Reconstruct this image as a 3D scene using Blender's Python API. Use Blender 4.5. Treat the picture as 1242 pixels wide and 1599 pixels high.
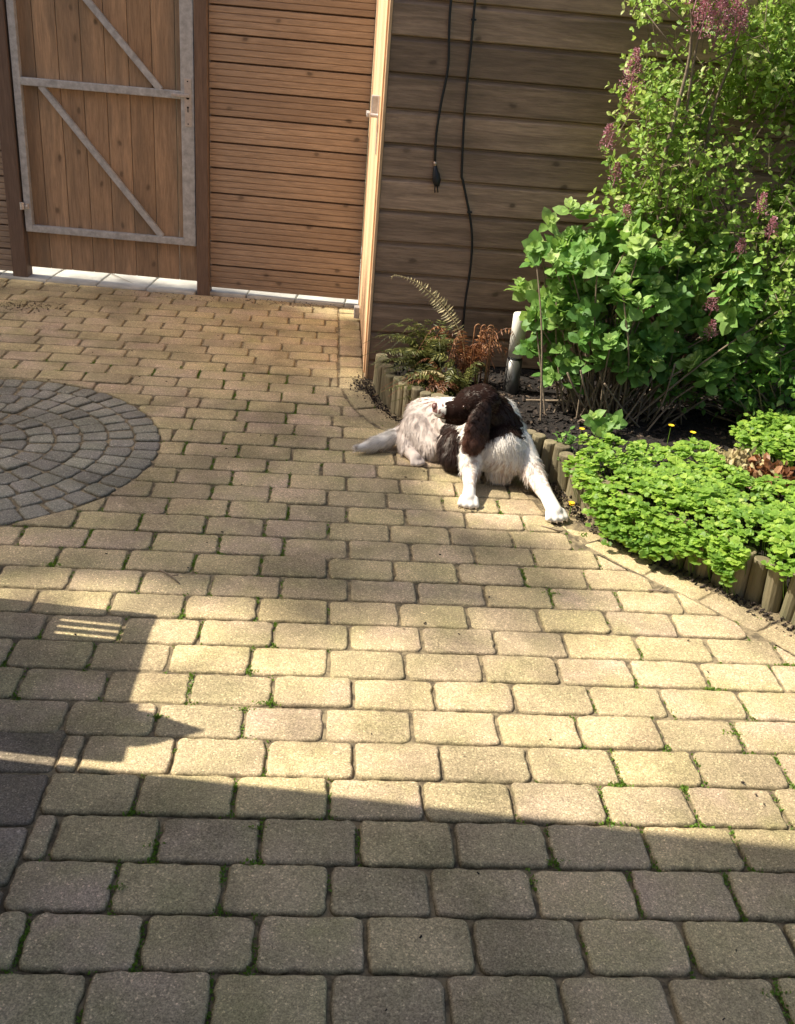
import bpy, bmesh, math, random
import numpy as np
from mathutils import Vector, Matrix, noise as mnoise
random.seed(7); rng = np.random.default_rng(7)
for o in list(bpy.data.objects): bpy.data.objects.remove(o)
S = bpy.context.scene
C = S.collection

# ---------------------------------------------------------------- camera
F_PX, PITCH, ROLL, YAW, CAM_H = 1517.4, 0.4600, 0.08844, 0.09314, 1.544
cam_d = bpy.data.cameras.new('camera'); cam = bpy.data.objects.new('camera', cam_d); C.objects.link(cam)
cy, sy, cp, sp = math.cos(YAW), math.sin(YAW), math.cos(PITCH), math.sin(PITCH)
Fv = Vector((sy*cp, cy*cp, -sp)); R0 = Vector((cy, -sy, 0)); U0 = R0.cross(Fv)
Rv = R0*math.cos(ROLL) + U0*math.sin(ROLL); Uv = -R0*math.sin(ROLL) + U0*math.cos(ROLL)
m = Matrix((Rv, Uv, -Fv)).transposed().to_4x4(); m.translation = (0, 0, CAM_H)
cam.matrix_world = m
cam_d.sensor_fit = 'HORIZONTAL'; cam_d.sensor_width = 36; cam_d.lens = 36*F_PX/1242
cam_d.clip_start = 0.05; cam_d.clip_end = 500
S.camera = cam
# ---------------------------------------------------------------- light
ELEV = math.radians(50)
AZ = Vector((-0.992, 0.126, 0)).normalized()
SUN = Vector((AZ.x*math.cos(ELEV), AZ.y*math.cos(ELEV), math.sin(ELEV)))   # towards the sun
sd = bpy.data.lights.new('sun', 'SUN'); so = bpy.data.objects.new('sun', sd); C.objects.link(so)
sd.energy = 5.0; sd.angle = math.radians(0.5); sd.color = (1, .93, .80)
so.rotation_euler = SUN.to_track_quat('Z', 'Y').to_euler(); so.location = (-6, 1, 8)
W = bpy.data.worlds.new('World'); S.world = W; W.use_nodes = True
nt = W.node_tree; nt.nodes.clear()
sky = nt.nodes.new('ShaderNodeTexSky'); sky.sky_type = 'NISHITA'; sky.sun_disc = False
sky.dust_density = 3.5; sky.ozone_density = .6; sky.sun_elevation = ELEV; sky.sun_rotation = math.atan2(SUN.x, SUN.y)
bg = nt.nodes.new('ShaderNodeBackground'); bg.inputs[1].default_value = 0.10
wo = nt.nodes.new('ShaderNodeOutputWorld'); nt.links.new(sky.outputs[0], bg.inputs[0]); nt.links.new(bg.outputs[0], wo.inputs[0])
S.view_settings.view_transform = 'Standard'; S.view_settings.look = 'None'
S.view_settings.exposure = 0.8; S.view_settings.gamma = 1
S.render.engine = 'CYCLES'
S.cycles.max_bounces = 8; S.cycles.transparent_max_bounces = 8

# ---------------------------------------------------------------- helpers
def new_mesh(name, V, Fc, mat=None, parent=None, tint=None, smooth=False):
    me = bpy.data.meshes.new(name)
    V = np.asarray(V, dtype=np.float64).reshape(-1, 3)
    me.from_pydata(V.tolist(), [], [list(map(int, f)) for f in Fc] if not isinstance(Fc, list) else Fc)
    if tint is not None:
        a = me.attributes.new('tint', 'FLOAT_COLOR', 'POINT')
        t = np.ones((len(V), 4), dtype=np.float32); t[:, :np.asarray(tint).shape[1]] = tint
        a.data.foreach_set('color', t.ravel())
    if smooth: me.polygons.foreach_set('use_smooth', [True]*len(me.polygons))
    me.update()
    o = bpy.data.objects.new(name, me); C.objects.link(o)
    if mat: me.materials.append(mat)
    if parent: o.parent = parent
    return o

class MB:
    """collects shapes into one mesh with a per-shape tint"""
    def __init__(s): s.V = []; s.F = []; s.T = []; s.n = 0
    def add(s, V, Fc, tint=None):
        V = np.asarray(V, float).reshape(-1, 3)
        s.V.append(V); s.F += [[int(i)+s.n for i in f] for f in Fc]
        t = rng.random(3) if tint is None else np.asarray(tint, float)
        s.T.append(np.tile(t, (len(V), 1)) if t.ndim == 1 else t); s.n += len(V)
    def box(s, a, b, tint=None, bev=0.0, M=None):
        bm = bmesh.new(); bmesh.ops.create_cube(bm, size=1)
        a = np.array(a, float); b = np.array(b, float)
        for v in bm.verts:
            v.co = Vector(((a+b)/2 + (b-a)*np.array(v.co)))
        if bev: bmesh.ops.bevel(bm, geom=bm.edges[:], offset=bev, segments=2, affect='EDGES', profile=.6)
        if M is not None: bmesh.ops.transform(bm, matrix=M, verts=bm.verts)
        s.addbm(bm, tint)
    def addbm(s, bm, tint=None):
        bm.verts.index_update()
        s.add([v.co[:] for v in bm.verts], [[v.index for v in f.verts] for f in bm.faces], tint); bm.free()
    def tube(s, pts, rad, seg=8, tint=None, caps=True):
        pts = np.asarray(pts, float); n = len(pts)
        rad = np.full(n, rad) if np.isscalar(rad) else np.asarray(rad, float)
        T = np.gradient(pts, axis=0); T /= np.linalg.norm(T, axis=1)[:, None]+1e-9
        up = np.array([0, 0, 1.]) if abs(T[0][2]) < .9 else np.array([1., 0, 0])
        V = []; u = np.cross(T[0], up); u /= np.linalg.norm(u)
        for i in range(n):
            u = u - T[i]*(u@T[i]); u /= np.linalg.norm(u)+1e-9; w = np.cross(T[i], u)
            for k in range(seg):
                a = 2*math.pi*k/seg; V.append(pts[i]+rad[i]*(math.cos(a)*u+math.sin(a)*w))
        Fc = [[i*seg+k, i*seg+(k+1) % seg, (i+1)*seg+(k+1) % seg, (i+1)*seg+k] for i in range(n-1) for k in range(seg)]
        if caps: Fc += [list(range(seg))[::-1], [(n-1)*seg+k for k in range(seg)]]
        s.add(V, Fc, tint)
    def build(s, name, mat, parent=None, smooth=False):
        return new_mesh(name, np.vstack(s.V), s.F, mat, parent, np.vstack(s.T), smooth)

def tag(o, label=None, cat=None, group=None, kind=None):
    if label: o['label'] = label
    if cat: o['category'] = cat
    if group: o['group'] = group
    if kind: o['kind'] = kind
    return o
def empty(name, loc=(0, 0, 0), rz=0):
    o = bpy.data.objects.new(name, None); C.objects.link(o); o.location = loc; o.rotation_euler = (0, 0, rz)
    o.empty_display_size = .1
    return o

# ---------------------------------------------------------------- materials
def mat_base(name):
    mt = bpy.data.materials.new(name); mt.use_nodes = True
    n = mt.node_tree; b = n.nodes['Principled BSDF']
    return mt, n, b
def N(n, t, **kw):
    x = n.nodes.new(t)
    for k, v in kw.items():
        if k in x.inputs.keys() if not isinstance(k, int) else False: x.inputs[k].default_value = v
        else: setattr(x, k, v)
    return x
def lk(n, a, b): n.links.new(a, b)
def noise(n, vec, scale, detail=4, rough=.55, dist=0):
    x = n.nodes.new('ShaderNodeTexNoise'); x.inputs['Scale'].default_value = scale; x.inputs['Detail'].default_value = detail
    x.inputs['Roughness'].default_value = rough; x.inputs['Distortion'].default_value = dist
    if vec is not None: n.links.new(vec, x.inputs['Vector'])
    return x
def ramp(n, fac, stops):
    r = n.nodes.new('ShaderNodeValToRGB'); e = r.color_ramp.elements
    while len(e) < len(stops): e.new(.5)
    for i, (p, c) in enumerate(stops):
        e[i].position = p; e[i].color = (c, c, c, 1) if np.isscalar(c) else (*c, 1)
    n.links.new(fac, r.inputs[0]); return r
def mixc(n, fac, a, b, mode='MIX'):
    x = n.nodes.new('ShaderNodeMix'); x.data_type = 'RGBA'; x.blend_type = mode
    for s, i in ((fac, 0), (a, 6), (b, 7)):
        if hasattr(s, 'is_linked') or isinstance(s, bpy.types.NodeSocket): n.links.new(s, x.inputs[i])
        else: x.inputs[i].default_value = s if i == 0 else (*s, 1)
    return x.outputs[2]
def coords(n, scale=(1, 1, 1)):
    t = n.nodes.new('ShaderNodeTexCoord'); mp = n.nodes.new('ShaderNodeMapping'); mp.inputs['Scale'].default_value = scale
    n.links.new(t.outputs['Object'], mp.inputs[0]); return mp.outputs[0]
def attr(n, name='tint'):
    a = n.nodes.new('ShaderNodeAttribute'); a.attribute_name = name; return a
def sepc(n, col):
    s = n.nodes.new('ShaderNodeSeparateColor'); n.links.new(col, s.inputs[0]); return s
def bump(n, b, h, strength=.4, dist=.01):
    x = n.nodes.new('ShaderNodeBump'); x.inputs['Strength'].default_value = strength; x.inputs['Distance'].default_value = dist
    n.links.new(h, x.inputs['Height']); n.links.new(x.outputs[0], b.inputs['Normal']); return x

def paver_mat(name, base, pink, dark, green):
    mt, n, b = mat_base(name); v = coords(n)
    t = attr(n); s = sepc(n, t.outputs['Color'])
    big = noise(n, v, 6, 5, .6)
    c = mixc(n, s.outputs[0], base, pink)
    r1 = ramp(n, big.outputs[0], [(.35, 0), (.7, 1)])
    c = mixc(n, r1.outputs[0], c, green)
    # darker weathered stones
    c2 = mixc(n, s.outputs[1], c, dark)
    # aggregate speckle
    sp1 = noise(n, v, 290, 3, .8); r2 = ramp(n, sp1.outputs[0], [(.36, .62), (.5, 1.0), (.63, 1.35)])
    c3 = mixc(n, 1.0, c2, r2.outputs[0], 'MULTIPLY')
    gv = n.nodes.new('ShaderNodeTexVoronoi'); gv.inputs['Scale'].default_value = 270; lk(n, v, gv.inputs['Vector'])
    c3 = mixc(n, 1.0, c3, ramp(n, sepc(n, gv.outputs['Color']).outputs[0], [(0, .74), (.6, 1.0), (.93, 1.15), (1, 1.7)]).outputs[0], 'MULTIPLY')
    vo = n.nodes.new('ShaderNodeTexVoronoi'); vo.inputs['Scale'].default_value = 190; lk(n, v, vo.inputs['Vector'])
    r3 = ramp(n, vo.outputs['Distance'], [(.0, 1), (.22, 0)])
    sw = noise(n, v, 40, 3, .6); r4 = ramp(n, sw.outputs[0], [(.52, 0), (.62, 1)])
    m2 = n.nodes.new('ShaderNodeMath'); m2.operation = 'MULTIPLY'; lk(n, r3.outputs[0], m2.inputs[0]); lk(n, r4.outputs[0], m2.inputs[1])
    m3 = n.nodes.new('ShaderNodeMath'); m3.operation = 'MULTIPLY'; lk(n, m2.outputs[0], m3.inputs[0]); m3.inputs[1].default_value = .8
    c4 = mixc(n, m3.outputs[0], c3, (.62, .56, .44))
    # stains
    st = noise(n, v, 2.2, 6, .65, .4); r5 = ramp(n, st.outputs[0], [(.38, .66), (.55, 1), (.75, 1.12)])
    c5 = mixc(n, 1.0, c4, r5.outputs[0], 'MULTIPLY')
    # dirt and moss on the worn edges (third channel = closeness to the edge)
    ed = noise(n, v, 55, 4, .7); ma = n.nodes.new('ShaderNodeMath'); ma.operation = 'MULTIPLY'
    re = ramp(n, ed.outputs[0], [(.35, .25), (.65, 1)])
    lk(n, s.outputs[2], ma.inputs[0]); lk(n, re.outputs[0], ma.inputs[1])
    c6 = mixc(n, ma.outputs[0], c5, (.10, .085, .045))
    lk(n, c6, b.inputs['Base Color']); b.inputs['Roughness'].default_value = .92
    b.inputs['Specular IOR Level'].default_value = .25
    hb = noise(n, v, 150, 5, .75); lo = noise(n, v, 30, 3, .6)
    ad = n.nodes.new('ShaderNodeMath'); ad.operation = 'ADD'; lk(n, hb.outputs[0], ad.inputs[0]); lk(n, lo.outputs[0], ad.inputs[1])
    bump(n, b, ad.outputs[0], .75, .004)
    return mt
M_pav = paver_mat('paver', (.60, .462, .255), (.595, .435, .30), (.31, .25, .165), (.46, .385, .19))
M_cob = paver_mat('cobble', (.37, .345, .27), (.35, .31, .26), (.2, .18, .15), (.30, .29, .20))
M_edge = paver_mat('border_paver', (.40, .32, .22), (.36, .28, .21), (.2, .16, .12), (.31, .26, .14))

def joint_mat():
    mt, n, b = mat_base('joint_fill'); v = coords(n)
    a = noise(n, v, 1.7, 4, .6); g = noise(n, v, 30, 4, .7)
    c = mixc(n, ramp(n, g.outputs[0], [(.4, 0), (.6, 1)]).outputs[0], (.13, .10, .06), (.36, .28, .16))
    mx = n.nodes.new('ShaderNodeMath'); mx.operation = 'ADD'; lk(n, a.outputs[0], mx.inputs[0]); lk(n, g.outputs[0], mx.inputs[1])
    c = mixc(n, ramp(n, mx.outputs[0], [(1.0, 0), (1.16, 1)]).outputs[0], c, (.075, .095, .028))
    lk(n, c, b.inputs['Base Color']); b.inputs['Roughness'].default_value = 1
    bump(n, b, noise(n, v, 220, 4, .8).outputs[0], 1, .006); return mt
M_joint = joint_mat()

def wood(name, c1, c2, grain='x', knots=True, rough=.75, sat=1.0, streak=None, bumps=.35, var=.35):
    mt, n, b = mat_base(name)
    sc = {'x': (1.1, 14, 14), 'y': (14, 1.1, 14), 'z': (14, 14, 1.1)}[grain]
    v = coords(n, sc); vo = coords(n)
    t = attr(n); s = sepc(n, t.outputs['Color'])
    # per board offset
    sh = n.nodes.new('ShaderNodeVectorMath'); sh.operation = 'MULTIPLY_ADD'
    lk(n, t.outputs['Color'], sh.inputs[0]); sh.inputs[1].default_value = (31, 47, 23); lk(n, v, sh.inputs[2])
    g1 = noise(n, sh.outputs[0], 1.6, 5, .6, 1.2)
    g2 = noise(n, sh.outputs[0], 9, 4, .7, .3)
    c = mixc(n, ramp(n, g1.outputs[0], [(.3, 0), (.7, 1)]).outputs[0], c1, c2)
    c = mixc(n, 1.0, c, ramp(n, g2.outputs[0], [(.3, .72), (.6, 1.08)]).outputs[0], 'MULTIPLY')
    rr = ramp(n, s.outputs[0], [(0, 1-var), (1, 1+var*.55)])
    c = mixc(n, 1.0, c, rr.outputs[0], 'MULTIPLY')
    if knots:
        ks = {'x': (4.6, 7, 7.04), 'y': (7, 4, 7), 'z': (7.6, 7, 4.2)}[grain]
        kc = coords(n, ks); kx = n.nodes.new('ShaderNodeSeparateXYZ'); lk(n, kc, kx.inputs[0]); kb = n.nodes.new('ShaderNodeCombineXYZ'); lk(n, kx.outputs[0], kb.inputs[0]); lk(n, kx.outputs[2], kb.inputs[1]); kv = kb.outputs[0]
        vr = n.nodes.new('ShaderNodeTexVoronoi'); vr.voronoi_dimensions = '2D'; vr.inputs['Scale'].default_value = 1.0
        ka = n.nodes.new('ShaderNodeVectorMath'); ka.operation = 'MULTIPLY_ADD'
        kn = noise(n, vo, 18, 2, .5); lk(n, kn.outputs['Color'], ka.inputs[0]); ka.inputs[1].default_value = (.14, .14, .14); lk(n, kv, ka.inputs[2])
        lk(n, ka.outputs[0], vr.inputs['Vector'])
        sel = sepc(n, vr.outputs['Color']); pick = ramp(n, sel.outputs[0], [(.58, 0), (.60, 1)])
        kk = ramp(n, vr.outputs['Distance'], [(.045, 1), (.075, .5), (.11, .15), (.2, 0)])
        mm = n.nodes.new('ShaderNodeMath'); mm.operation = 'MULTIPLY'; lk(n, kk.outputs[0], mm.inputs[0]); lk(n, pick.outputs[0], mm.inputs[1])
        m4 = n.nodes.new('ShaderNodeMath'); m4.operation = 'MULTIPLY'; lk(n, mm.outputs[0], m4.inputs[0]); m4.inputs[1].default_value = .8
        c = mixc(n, m4.outputs[0], c, tuple(x*.22 for x in c1))
    if streak:
        sn = noise(n, coords(n, {'x': (1.0, 6, 6), 'y': (6, 1, 6), 'z': (6, 6, .9)}[grain]), 1.3, 6, .7, .6)
        c = mixc(n, ramp(n, sn.outputs[0], [(.45, 0), (.68, .75)]).outputs[0], c, streak)
    lk(n, c, b.inputs['Base Color']); b.inputs['Roughness'].default_value = rough
    b.inputs['Specular IOR Level'].default_value = .3
    bump(n, b, g2.outputs[0], bumps, .004)
    return mt
M_gate = wood('gate_boards', (.52, .335, .20), (.36, .235, .14), 'z', streak=(.21, .15, .10), var=.2, bumps=.5)
M_panel = wood('panel_boards', (.45, .33, .235), (.33, .24, .17), 'x', streak=(.28, .20, .145), var=.14, bumps=.6)
M_post = wood('post_wood', (.21, .14, .10), (.15, .10, .075), 'z', knots=False)
M_dark = wood('shed_boards', (.53, .355, .24), (.30, .20, .135), 'x', streak=(.16, .11, .075), var=.42, bumps=.7)
M_side = wood('shed_side', (.80, .55, .33), (.68, .42, .23), 'z', knots=False)
M_log = wood('log_wood', (.29, .235, .14), (.17, .14, .085), 'z', knots=False, streak=(.12, .12, .06), bumps=.6)
M_chair = wood('chair_wood', (.3, .17, .08), (.2, .11, .05), 'z')

def simple(name, col, rough=.5, metal=0, var=0, vs=20, bumpd=0):
    mt, n, b = mat_base(name); v = coords(n)
    b.inputs['Roughness'].default_value = rough; b.inputs['Metallic'].default_value = metal
    if var:
        nn = noise(n, v, vs, 5, .65)
        c = mixc(n, ramp(n, nn.outputs[0], [(.3, 0), (.7, 1)]).outputs[0], tuple(x*(1-var) for x in col), tuple(min(1, x*(1+var)) for x in col))
        lk(n, c, b.inputs['Base Color'])
        if bumpd: bump(n, b, nn.outputs[0], .5, bumpd)
    else: b.inputs['Base Color'].default_value = (*col, 1)
    return mt
M_galv = simple('galvanised_steel', (.50, .50, .50), .55, .45, .28, 28, .001)
M_plate = simple('lock_steel', (.62, .58, .55), .4, .6, .15, 60)
M_black = simple('black_rubber', (.012, .012, .013), .5, 0, .3, 40)
M_copper = simple('metal_tip', (.6, .45, .35), .35, .8)
M_lampw = simple('lamp_white', (.78, .76, .66), .35, 0, .04, 15)
M_lamps = simple('lamp_steel', (.13, .125, .115), .4, .6, .12, 12)
M_conc = simple('pale_concrete', (.48, .46, .40), .9, 0, .2, 9, .003)
M_brick = simple('brick', (.28, .14, .09), .9, 0, .3, 6)
M_roof = simple('roof_tile', (.09, .07, .065), .8, 0, .3, 6)
M_glass = simple('window_glass', (.05, .06, .07), .08)
M_white = simple('white_paint', (.75, .74, .70), .5)
M_stem = simple('stem_bark', (.20, .15, .10), .9, 0, .4, 60, .002)
M_trunk = simple('trunk_bark', (.13, .10, .07), .95, 0, .4, 12, .02)
M_petal = simple('yellow_petal', (.85, .55, .02), .6)

def soil_mat():
    mt, n, b = mat_base('soil'); v = coords(n)
    a = noise(n, v, 38, 6, .75)
    c = ramp(n, a.outputs[0], [(.3, (.006, .004, .003)), (.55, (.020, .014, .010)), (.75, (.05, .035, .023))])
    lk(n, c.outputs[0], b.inputs['Base Color']); b.inputs['Roughness'].default_value = 1
    bump(n, b, noise(n, v, 60, 5, .8).outputs[0], 1, .02); return mt
M_soil = soil_mat()
def chip_mat():
    mt, n, b = mat_base('bark_chip'); s = sepc(n, attr(n).outputs['Color'])
    c = ramp(n, s.outputs[0], [(0, (.012, .008, .006)), (.7, (.035, .024, .017)), (.95, (.08, .055, .037)), (1, (.20, .14, .095))])
    lk(n, c.outputs[0], b.inputs['Base Color']); b.inputs['Roughness'].default_value = .95; return mt
M_chip = chip_mat()

def leaf_mat(name, stops, trans=.45, tcol=(.30, .42, .04), rough=.45):
    mt, n, b = mat_base(name)
    s = sepc(n, attr(n).outputs['Color'])
    v = coords(n); nz = noise(n, v, 70, 2, .5)
    c = ramp(n, s.outputs[0], stops)
    c2 = mixc(n, 1.0, c.outputs[0], ramp(n, nz.outputs[0], [(.3, .8), (.7, 1.15)]).outputs[0], 'MULTIPLY')
    lk(n, c2, b.inputs['Base Color']); b.inputs['Roughness'].default_value = rough
    b.inputs['Specular IOR Level'].default_value = .35
    tr = n.nodes.new('ShaderNodeBsdfTranslucent')
    tc = mixc(n, .55, c2, tcol); lk(n, tc, tr.inputs[0])
    mx = n.nodes.new('ShaderNodeMixShader'); mx.inputs[0].default_value = trans
    out = n.nodes['Material Output']; lk(n, b.outputs[0], mx.inputs[1]); lk(n, tr.outputs[0], mx.inputs[2]); lk(n, mx.outputs[0], out.inputs[0])
    return mt
M_lilac = leaf_mat('lilac_leaf', [(0, (.10, .22, .04)), (.5, (.25, .42, .07)), (.85, (.42, .58, .12)), (1, (.58, .64, .24))], trans=.5, tcol=(.42, .52, .08))
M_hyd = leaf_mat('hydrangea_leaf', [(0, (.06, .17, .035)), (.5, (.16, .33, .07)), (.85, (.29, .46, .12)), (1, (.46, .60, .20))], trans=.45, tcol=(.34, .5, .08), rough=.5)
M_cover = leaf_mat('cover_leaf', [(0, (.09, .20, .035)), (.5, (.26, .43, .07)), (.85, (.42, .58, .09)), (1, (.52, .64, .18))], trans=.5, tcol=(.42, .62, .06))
M_tree = leaf_mat('tree_leaf', [(0, (.04, .09, .02)), (1, (.09, .17, .04))], trans=.25)
M_weed = leaf_mat('weed_leaf', [(0, (.08, .16, .02)), (1, (.20, .34, .04))], trans=.35)
M_fern = leaf_mat('fern_green', [(0, (.06, .075, .02)), (.5, (.12, .13, .035)), (1, (.30, .28, .09))], trans=.3, tcol=(.3, .3, .08))
M_dry = leaf_mat('fern_dry', [(0, (.13, .055, .028)), (.5, (.28, .12, .055)), (1, (.46, .26, .13))], trans=.3, tcol=(.5, .2, .06))
M_tan = leaf_mat('fern_tan', [(0, (.42, .34, .17)), (1, (.62, .52, .28))], trans=.3, tcol=(.5, .45, .2))
M_red = leaf_mat('seed_head', [(0, (.30, .12, .14)), (.6, (.52, .24, .30)), (1, (.72, .45, .50))], trans=.3, tcol=(.5, .1, .12))

# ---------------------------------------------------------------- leaf clouds
T_OV = (np.array([[0, 0, 0], [.3, 0, .03], [.65, 0, .02], [1, 0, -.10], [.28, .27, .09], [.64, .24, .07], [.28, -.27, .09], [.64, -.24, .07]]),
        [[0, 1, 4], [1, 2, 5, 4], [2, 3, 5], [0, 6, 1], [1, 6, 7, 2], [2, 7, 3]])
T_RND = (np.array([[0, 0, 0], [.45, 0, .02], [.85, 0, -.02], [.2, .34, .08], [.6, .48, .05], [.95, .25, -.05], [.2, -.34, .08], [.6, -.48, .05], [.95, -.25, -.05]]),
         [[0, 1, 4, 3], [1, 2, 5, 4], [0, 6, 7, 1], [1, 7, 8, 2]])
T_BRD = (np.array([[0, 0, 0], [.2, 0, .02], [.45, 0, .03], [.75, 0, .01], [1, 0, -.08], [.16, .22, .06], [.42, .36, .10], [.74, .27, .06], [.16, -.22, .06], [.42, -.36, .10], [.74, -.27, .06]]),
         [[0, 1, 5], [1, 2, 6, 5], [2, 3, 7, 6], [3, 4, 7], [0, 8, 1], [1, 8, 9, 2], [2, 9, 10, 3], [3, 10, 4]])
T_NAR = (np.array([[0, 0, 0], [.4, .10, .02], [.4, -.10, .02], [1, 0, -.05]]), [[0, 2, 3, 1]])
def leaves(P_, D_, Nn, size, tpl, tints):
    """vectorised: position, direction, normal, size -> V, F, T"""
    P_ = np.asarray(P_, float); D_ = np.asarray(D_, float); Nn = np.asarray(Nn, float)
    D_ = D_/(np.linalg.norm(D_, axis=1)[:, None]+1e-9)
    Nn = Nn - D_*(Nn*D_).sum(1)[:, None]; Nn /= np.linalg.norm(Nn, axis=1)[:, None]+1e-9
    B = np.cross(Nn, D_); tv, tf = tpl; k = len(tv)
    size = np.asarray(size, float)
    wv = np.stack([np.ones_like(size), rng.uniform(.8, 1.25, len(size)), rng.uniform(.2, 1.8, len(size))], 1)
    V = P_[:, None, :] + size[:, None, None]*((tv[None, :, 0:1]*wv[:, None, 0:1])*D_[:, None, :] + (tv[None, :, 1:2]*wv[:, None, 1:2])*B[:, None, :] + (tv[None, :, 2:3]*wv[:, None, 2:3])*Nn[:, None, :])
    n = len(P_); Fc = []
    for f in tf:
        Fc += (np.arange(n)[:, None]*k + np.array(f)[None, :]).tolist()
    T = np.repeat(np.stack([tints, rng.random(n), rng.random(n)], 1), k, axis=0)
    return V.reshape(-1, 3), Fc, T
def rdir(n, up=0.0):
    d = rng.normal(size=(n, 3)); d[:, 2] += up; return d/np.linalg.norm(d, axis=1)[:, None]

# ================================================================ SETTING
# ---- outline of the flower bed (foot of the log edging, on the paving side)
CURVE = [(.235, 4.52), (.265, 4.28), (.35, 4.04), (.52, 3.84), (.74, 3.65), (.90, 3.46), (.965, 3.26), (1.01, 3.07), (1.14, 2.88), (1.33, 2.665), (1.50, 2.43), (1.72, 2.12), (2.05, 1.72), (2.5, 1.2)]
def catmull(pts, step=.02):
    pts = [np.array(p, float) for p in pts]; pts = [2*pts[0]-pts[1]]+pts+[2*pts[-1]-pts[-2]]; out = []
    for i in range(1, len(pts)-2):
        n = max(2, int(np.linalg.norm(pts[i+1]-pts[i])/step))
        for k in range(n):
            t = k/n; a, b, c, d = pts[i-1:i+3]
            out.append(.5*((2*b)+(-a+c)*t+(2*a-5*b+4*c-d)*t*t+(-a+3*b-3*c+d)*t**3))
    out.append(pts[-2]); return np.array(out)
CV = catmull(CURVE)
CT = np.gradient(CV, axis=0); CT /= np.linalg.norm(CT, axis=1)[:, None]
CN = np.stack([CT[:, 1], -CT[:, 0]], 1)          # CT runs to +x,-y; this normal points to the paving
CN = np.where((CN[:, 0:1] < 10), CN, CN)
def side_pave(): # make CN point to -x/-y (the paving)
    global CN
    if (CN[len(CN)//2] @ np.array([-1, -1])) < 0: CN = -CN
side_pave()
def curve_near(p):
    d = np.linalg.norm(CV-np.asarray(p)[:2], axis=1); i = int(d.argmin())
    return i, (np.asarray(p)[:2]-CV[i]) @ CN[i]      # signed distance, + on the paving side

def clip(poly, p, nrm):     # keep (x-p).nrm >= 0
    out = []; L = len(poly)
    for i in range(L):
        a, b = poly[i], poly[(i+1) % L]; da, db = (a-p)@nrm, (b-p)@nrm
        if da >= 0: out.append(a)
        if da*db < 0: out.append(a+(b-a)*da/(da-db))
    return out
def area(poly):
    return .5*sum(poly[i][0]*poly[(i+1) % len(poly)][1]-poly[(i+1) % len(poly)][0]*poly[i][1] for i in range(len(poly)))

def paver(mb, poly, joint=.0024, rad=.017, tint=(.5, .3), z=0., edge=.32):
    if area(poly) < 0: poly = poly[::-1]
    n = len(poly)
    # merge near-duplicate corners
    q = [poly[i] for i in range(n) if np.linalg.norm(poly[i]-poly[i-1]) > .008]
    if len(q) < 3: return
    # inset
    n = len(q); ins = []
    for i in range(n):
        a, b, c = q[i-1], q[i], q[(i+1) % n]
        e1 = (b-a)/np.linalg.norm(b-a); e2 = (c-b)/np.linalg.norm(c-b)
        n1 = np.array([-e1[1], e1[0]]); n2 = np.array([-e2[1], e2[0]]); k = n1+n2; den = 1+n1@n2
        ins.append(b+k*joint/max(den, .3))
    if area(ins) < .0012: return
    q = ins; pts = []
    for i in range(n):
        a, b, c = q[i-1], q[i], q[(i+1) % n]
        la, lc = np.linalg.norm(a-b), np.linalg.norm(c-b)
        r = min(rad*rng.uniform(.8, 1.5), .4*la, .4*lc); u, w = b+(a-b)*r/la, b+(c-b)*r/lc
        for t in (0, .33, .67, 1): pts.append((1-t)**2*u+2*t*(1-t)*b+t*t*w)
    # subdivide the long edges
    out = []; L = len(pts); near = pts[0][1] < 3.2
    for i in range(L):
        a, b = pts[i], pts[(i+1) % L]; k = max(1, int(np.linalg.norm(b-a)/(.018 if near else .035)))
        for j in range(k): out.append(a+(b-a)*j/k)
    pts = np.array(out); cen = pts.mean(0); L = len(pts)
    T_ = np.roll(pts, -1, 0)-np.roll(pts, 1, 0); T_ /= np.linalg.norm(T_, axis=1)[:, None]+1e-9
    nn = np.stack([-T_[:, 1], T_[:, 0]], 1)
    sd_ = rng.uniform(0, 100, 2)
    jit = np.array([mnoise.noise(Vector((p[0]*45+sd_[0], p[1]*45+sd_[1], 0))) for p in pts])*.0055
    pts = pts+nn*jit[:, None]
    tx, ty = rng.normal(0, .004, 2); V = []; ch = []
    for inset, dz, e in ((0, -.030, 1), (0, -.0080, 1), (.0025, -.0028, edge), (.0055, -.0006, edge*.4), (.0080, 0, 0)):
        r = pts+nn*inset
        zz = z+dz+(r-cen)@np.array([tx, ty]); V.append(np.column_stack([r, zz])); ch += [e]*L
    rings = 5
    V = np.vstack(V)
    Fc = [[k*L+i, k*L+(i+1) % L, (k+1)*L+(i+1) % L, (k+1)*L+i] for k in range(rings-1) for i in range(L)]
    Fc += [[(rings-1)*L+i for i in range(L)]]
    T = np.column_stack([np.full(len(V), tint[0]), np.full(len(V), tint[1]), ch])
    mb.add(V, Fc, T)

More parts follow.
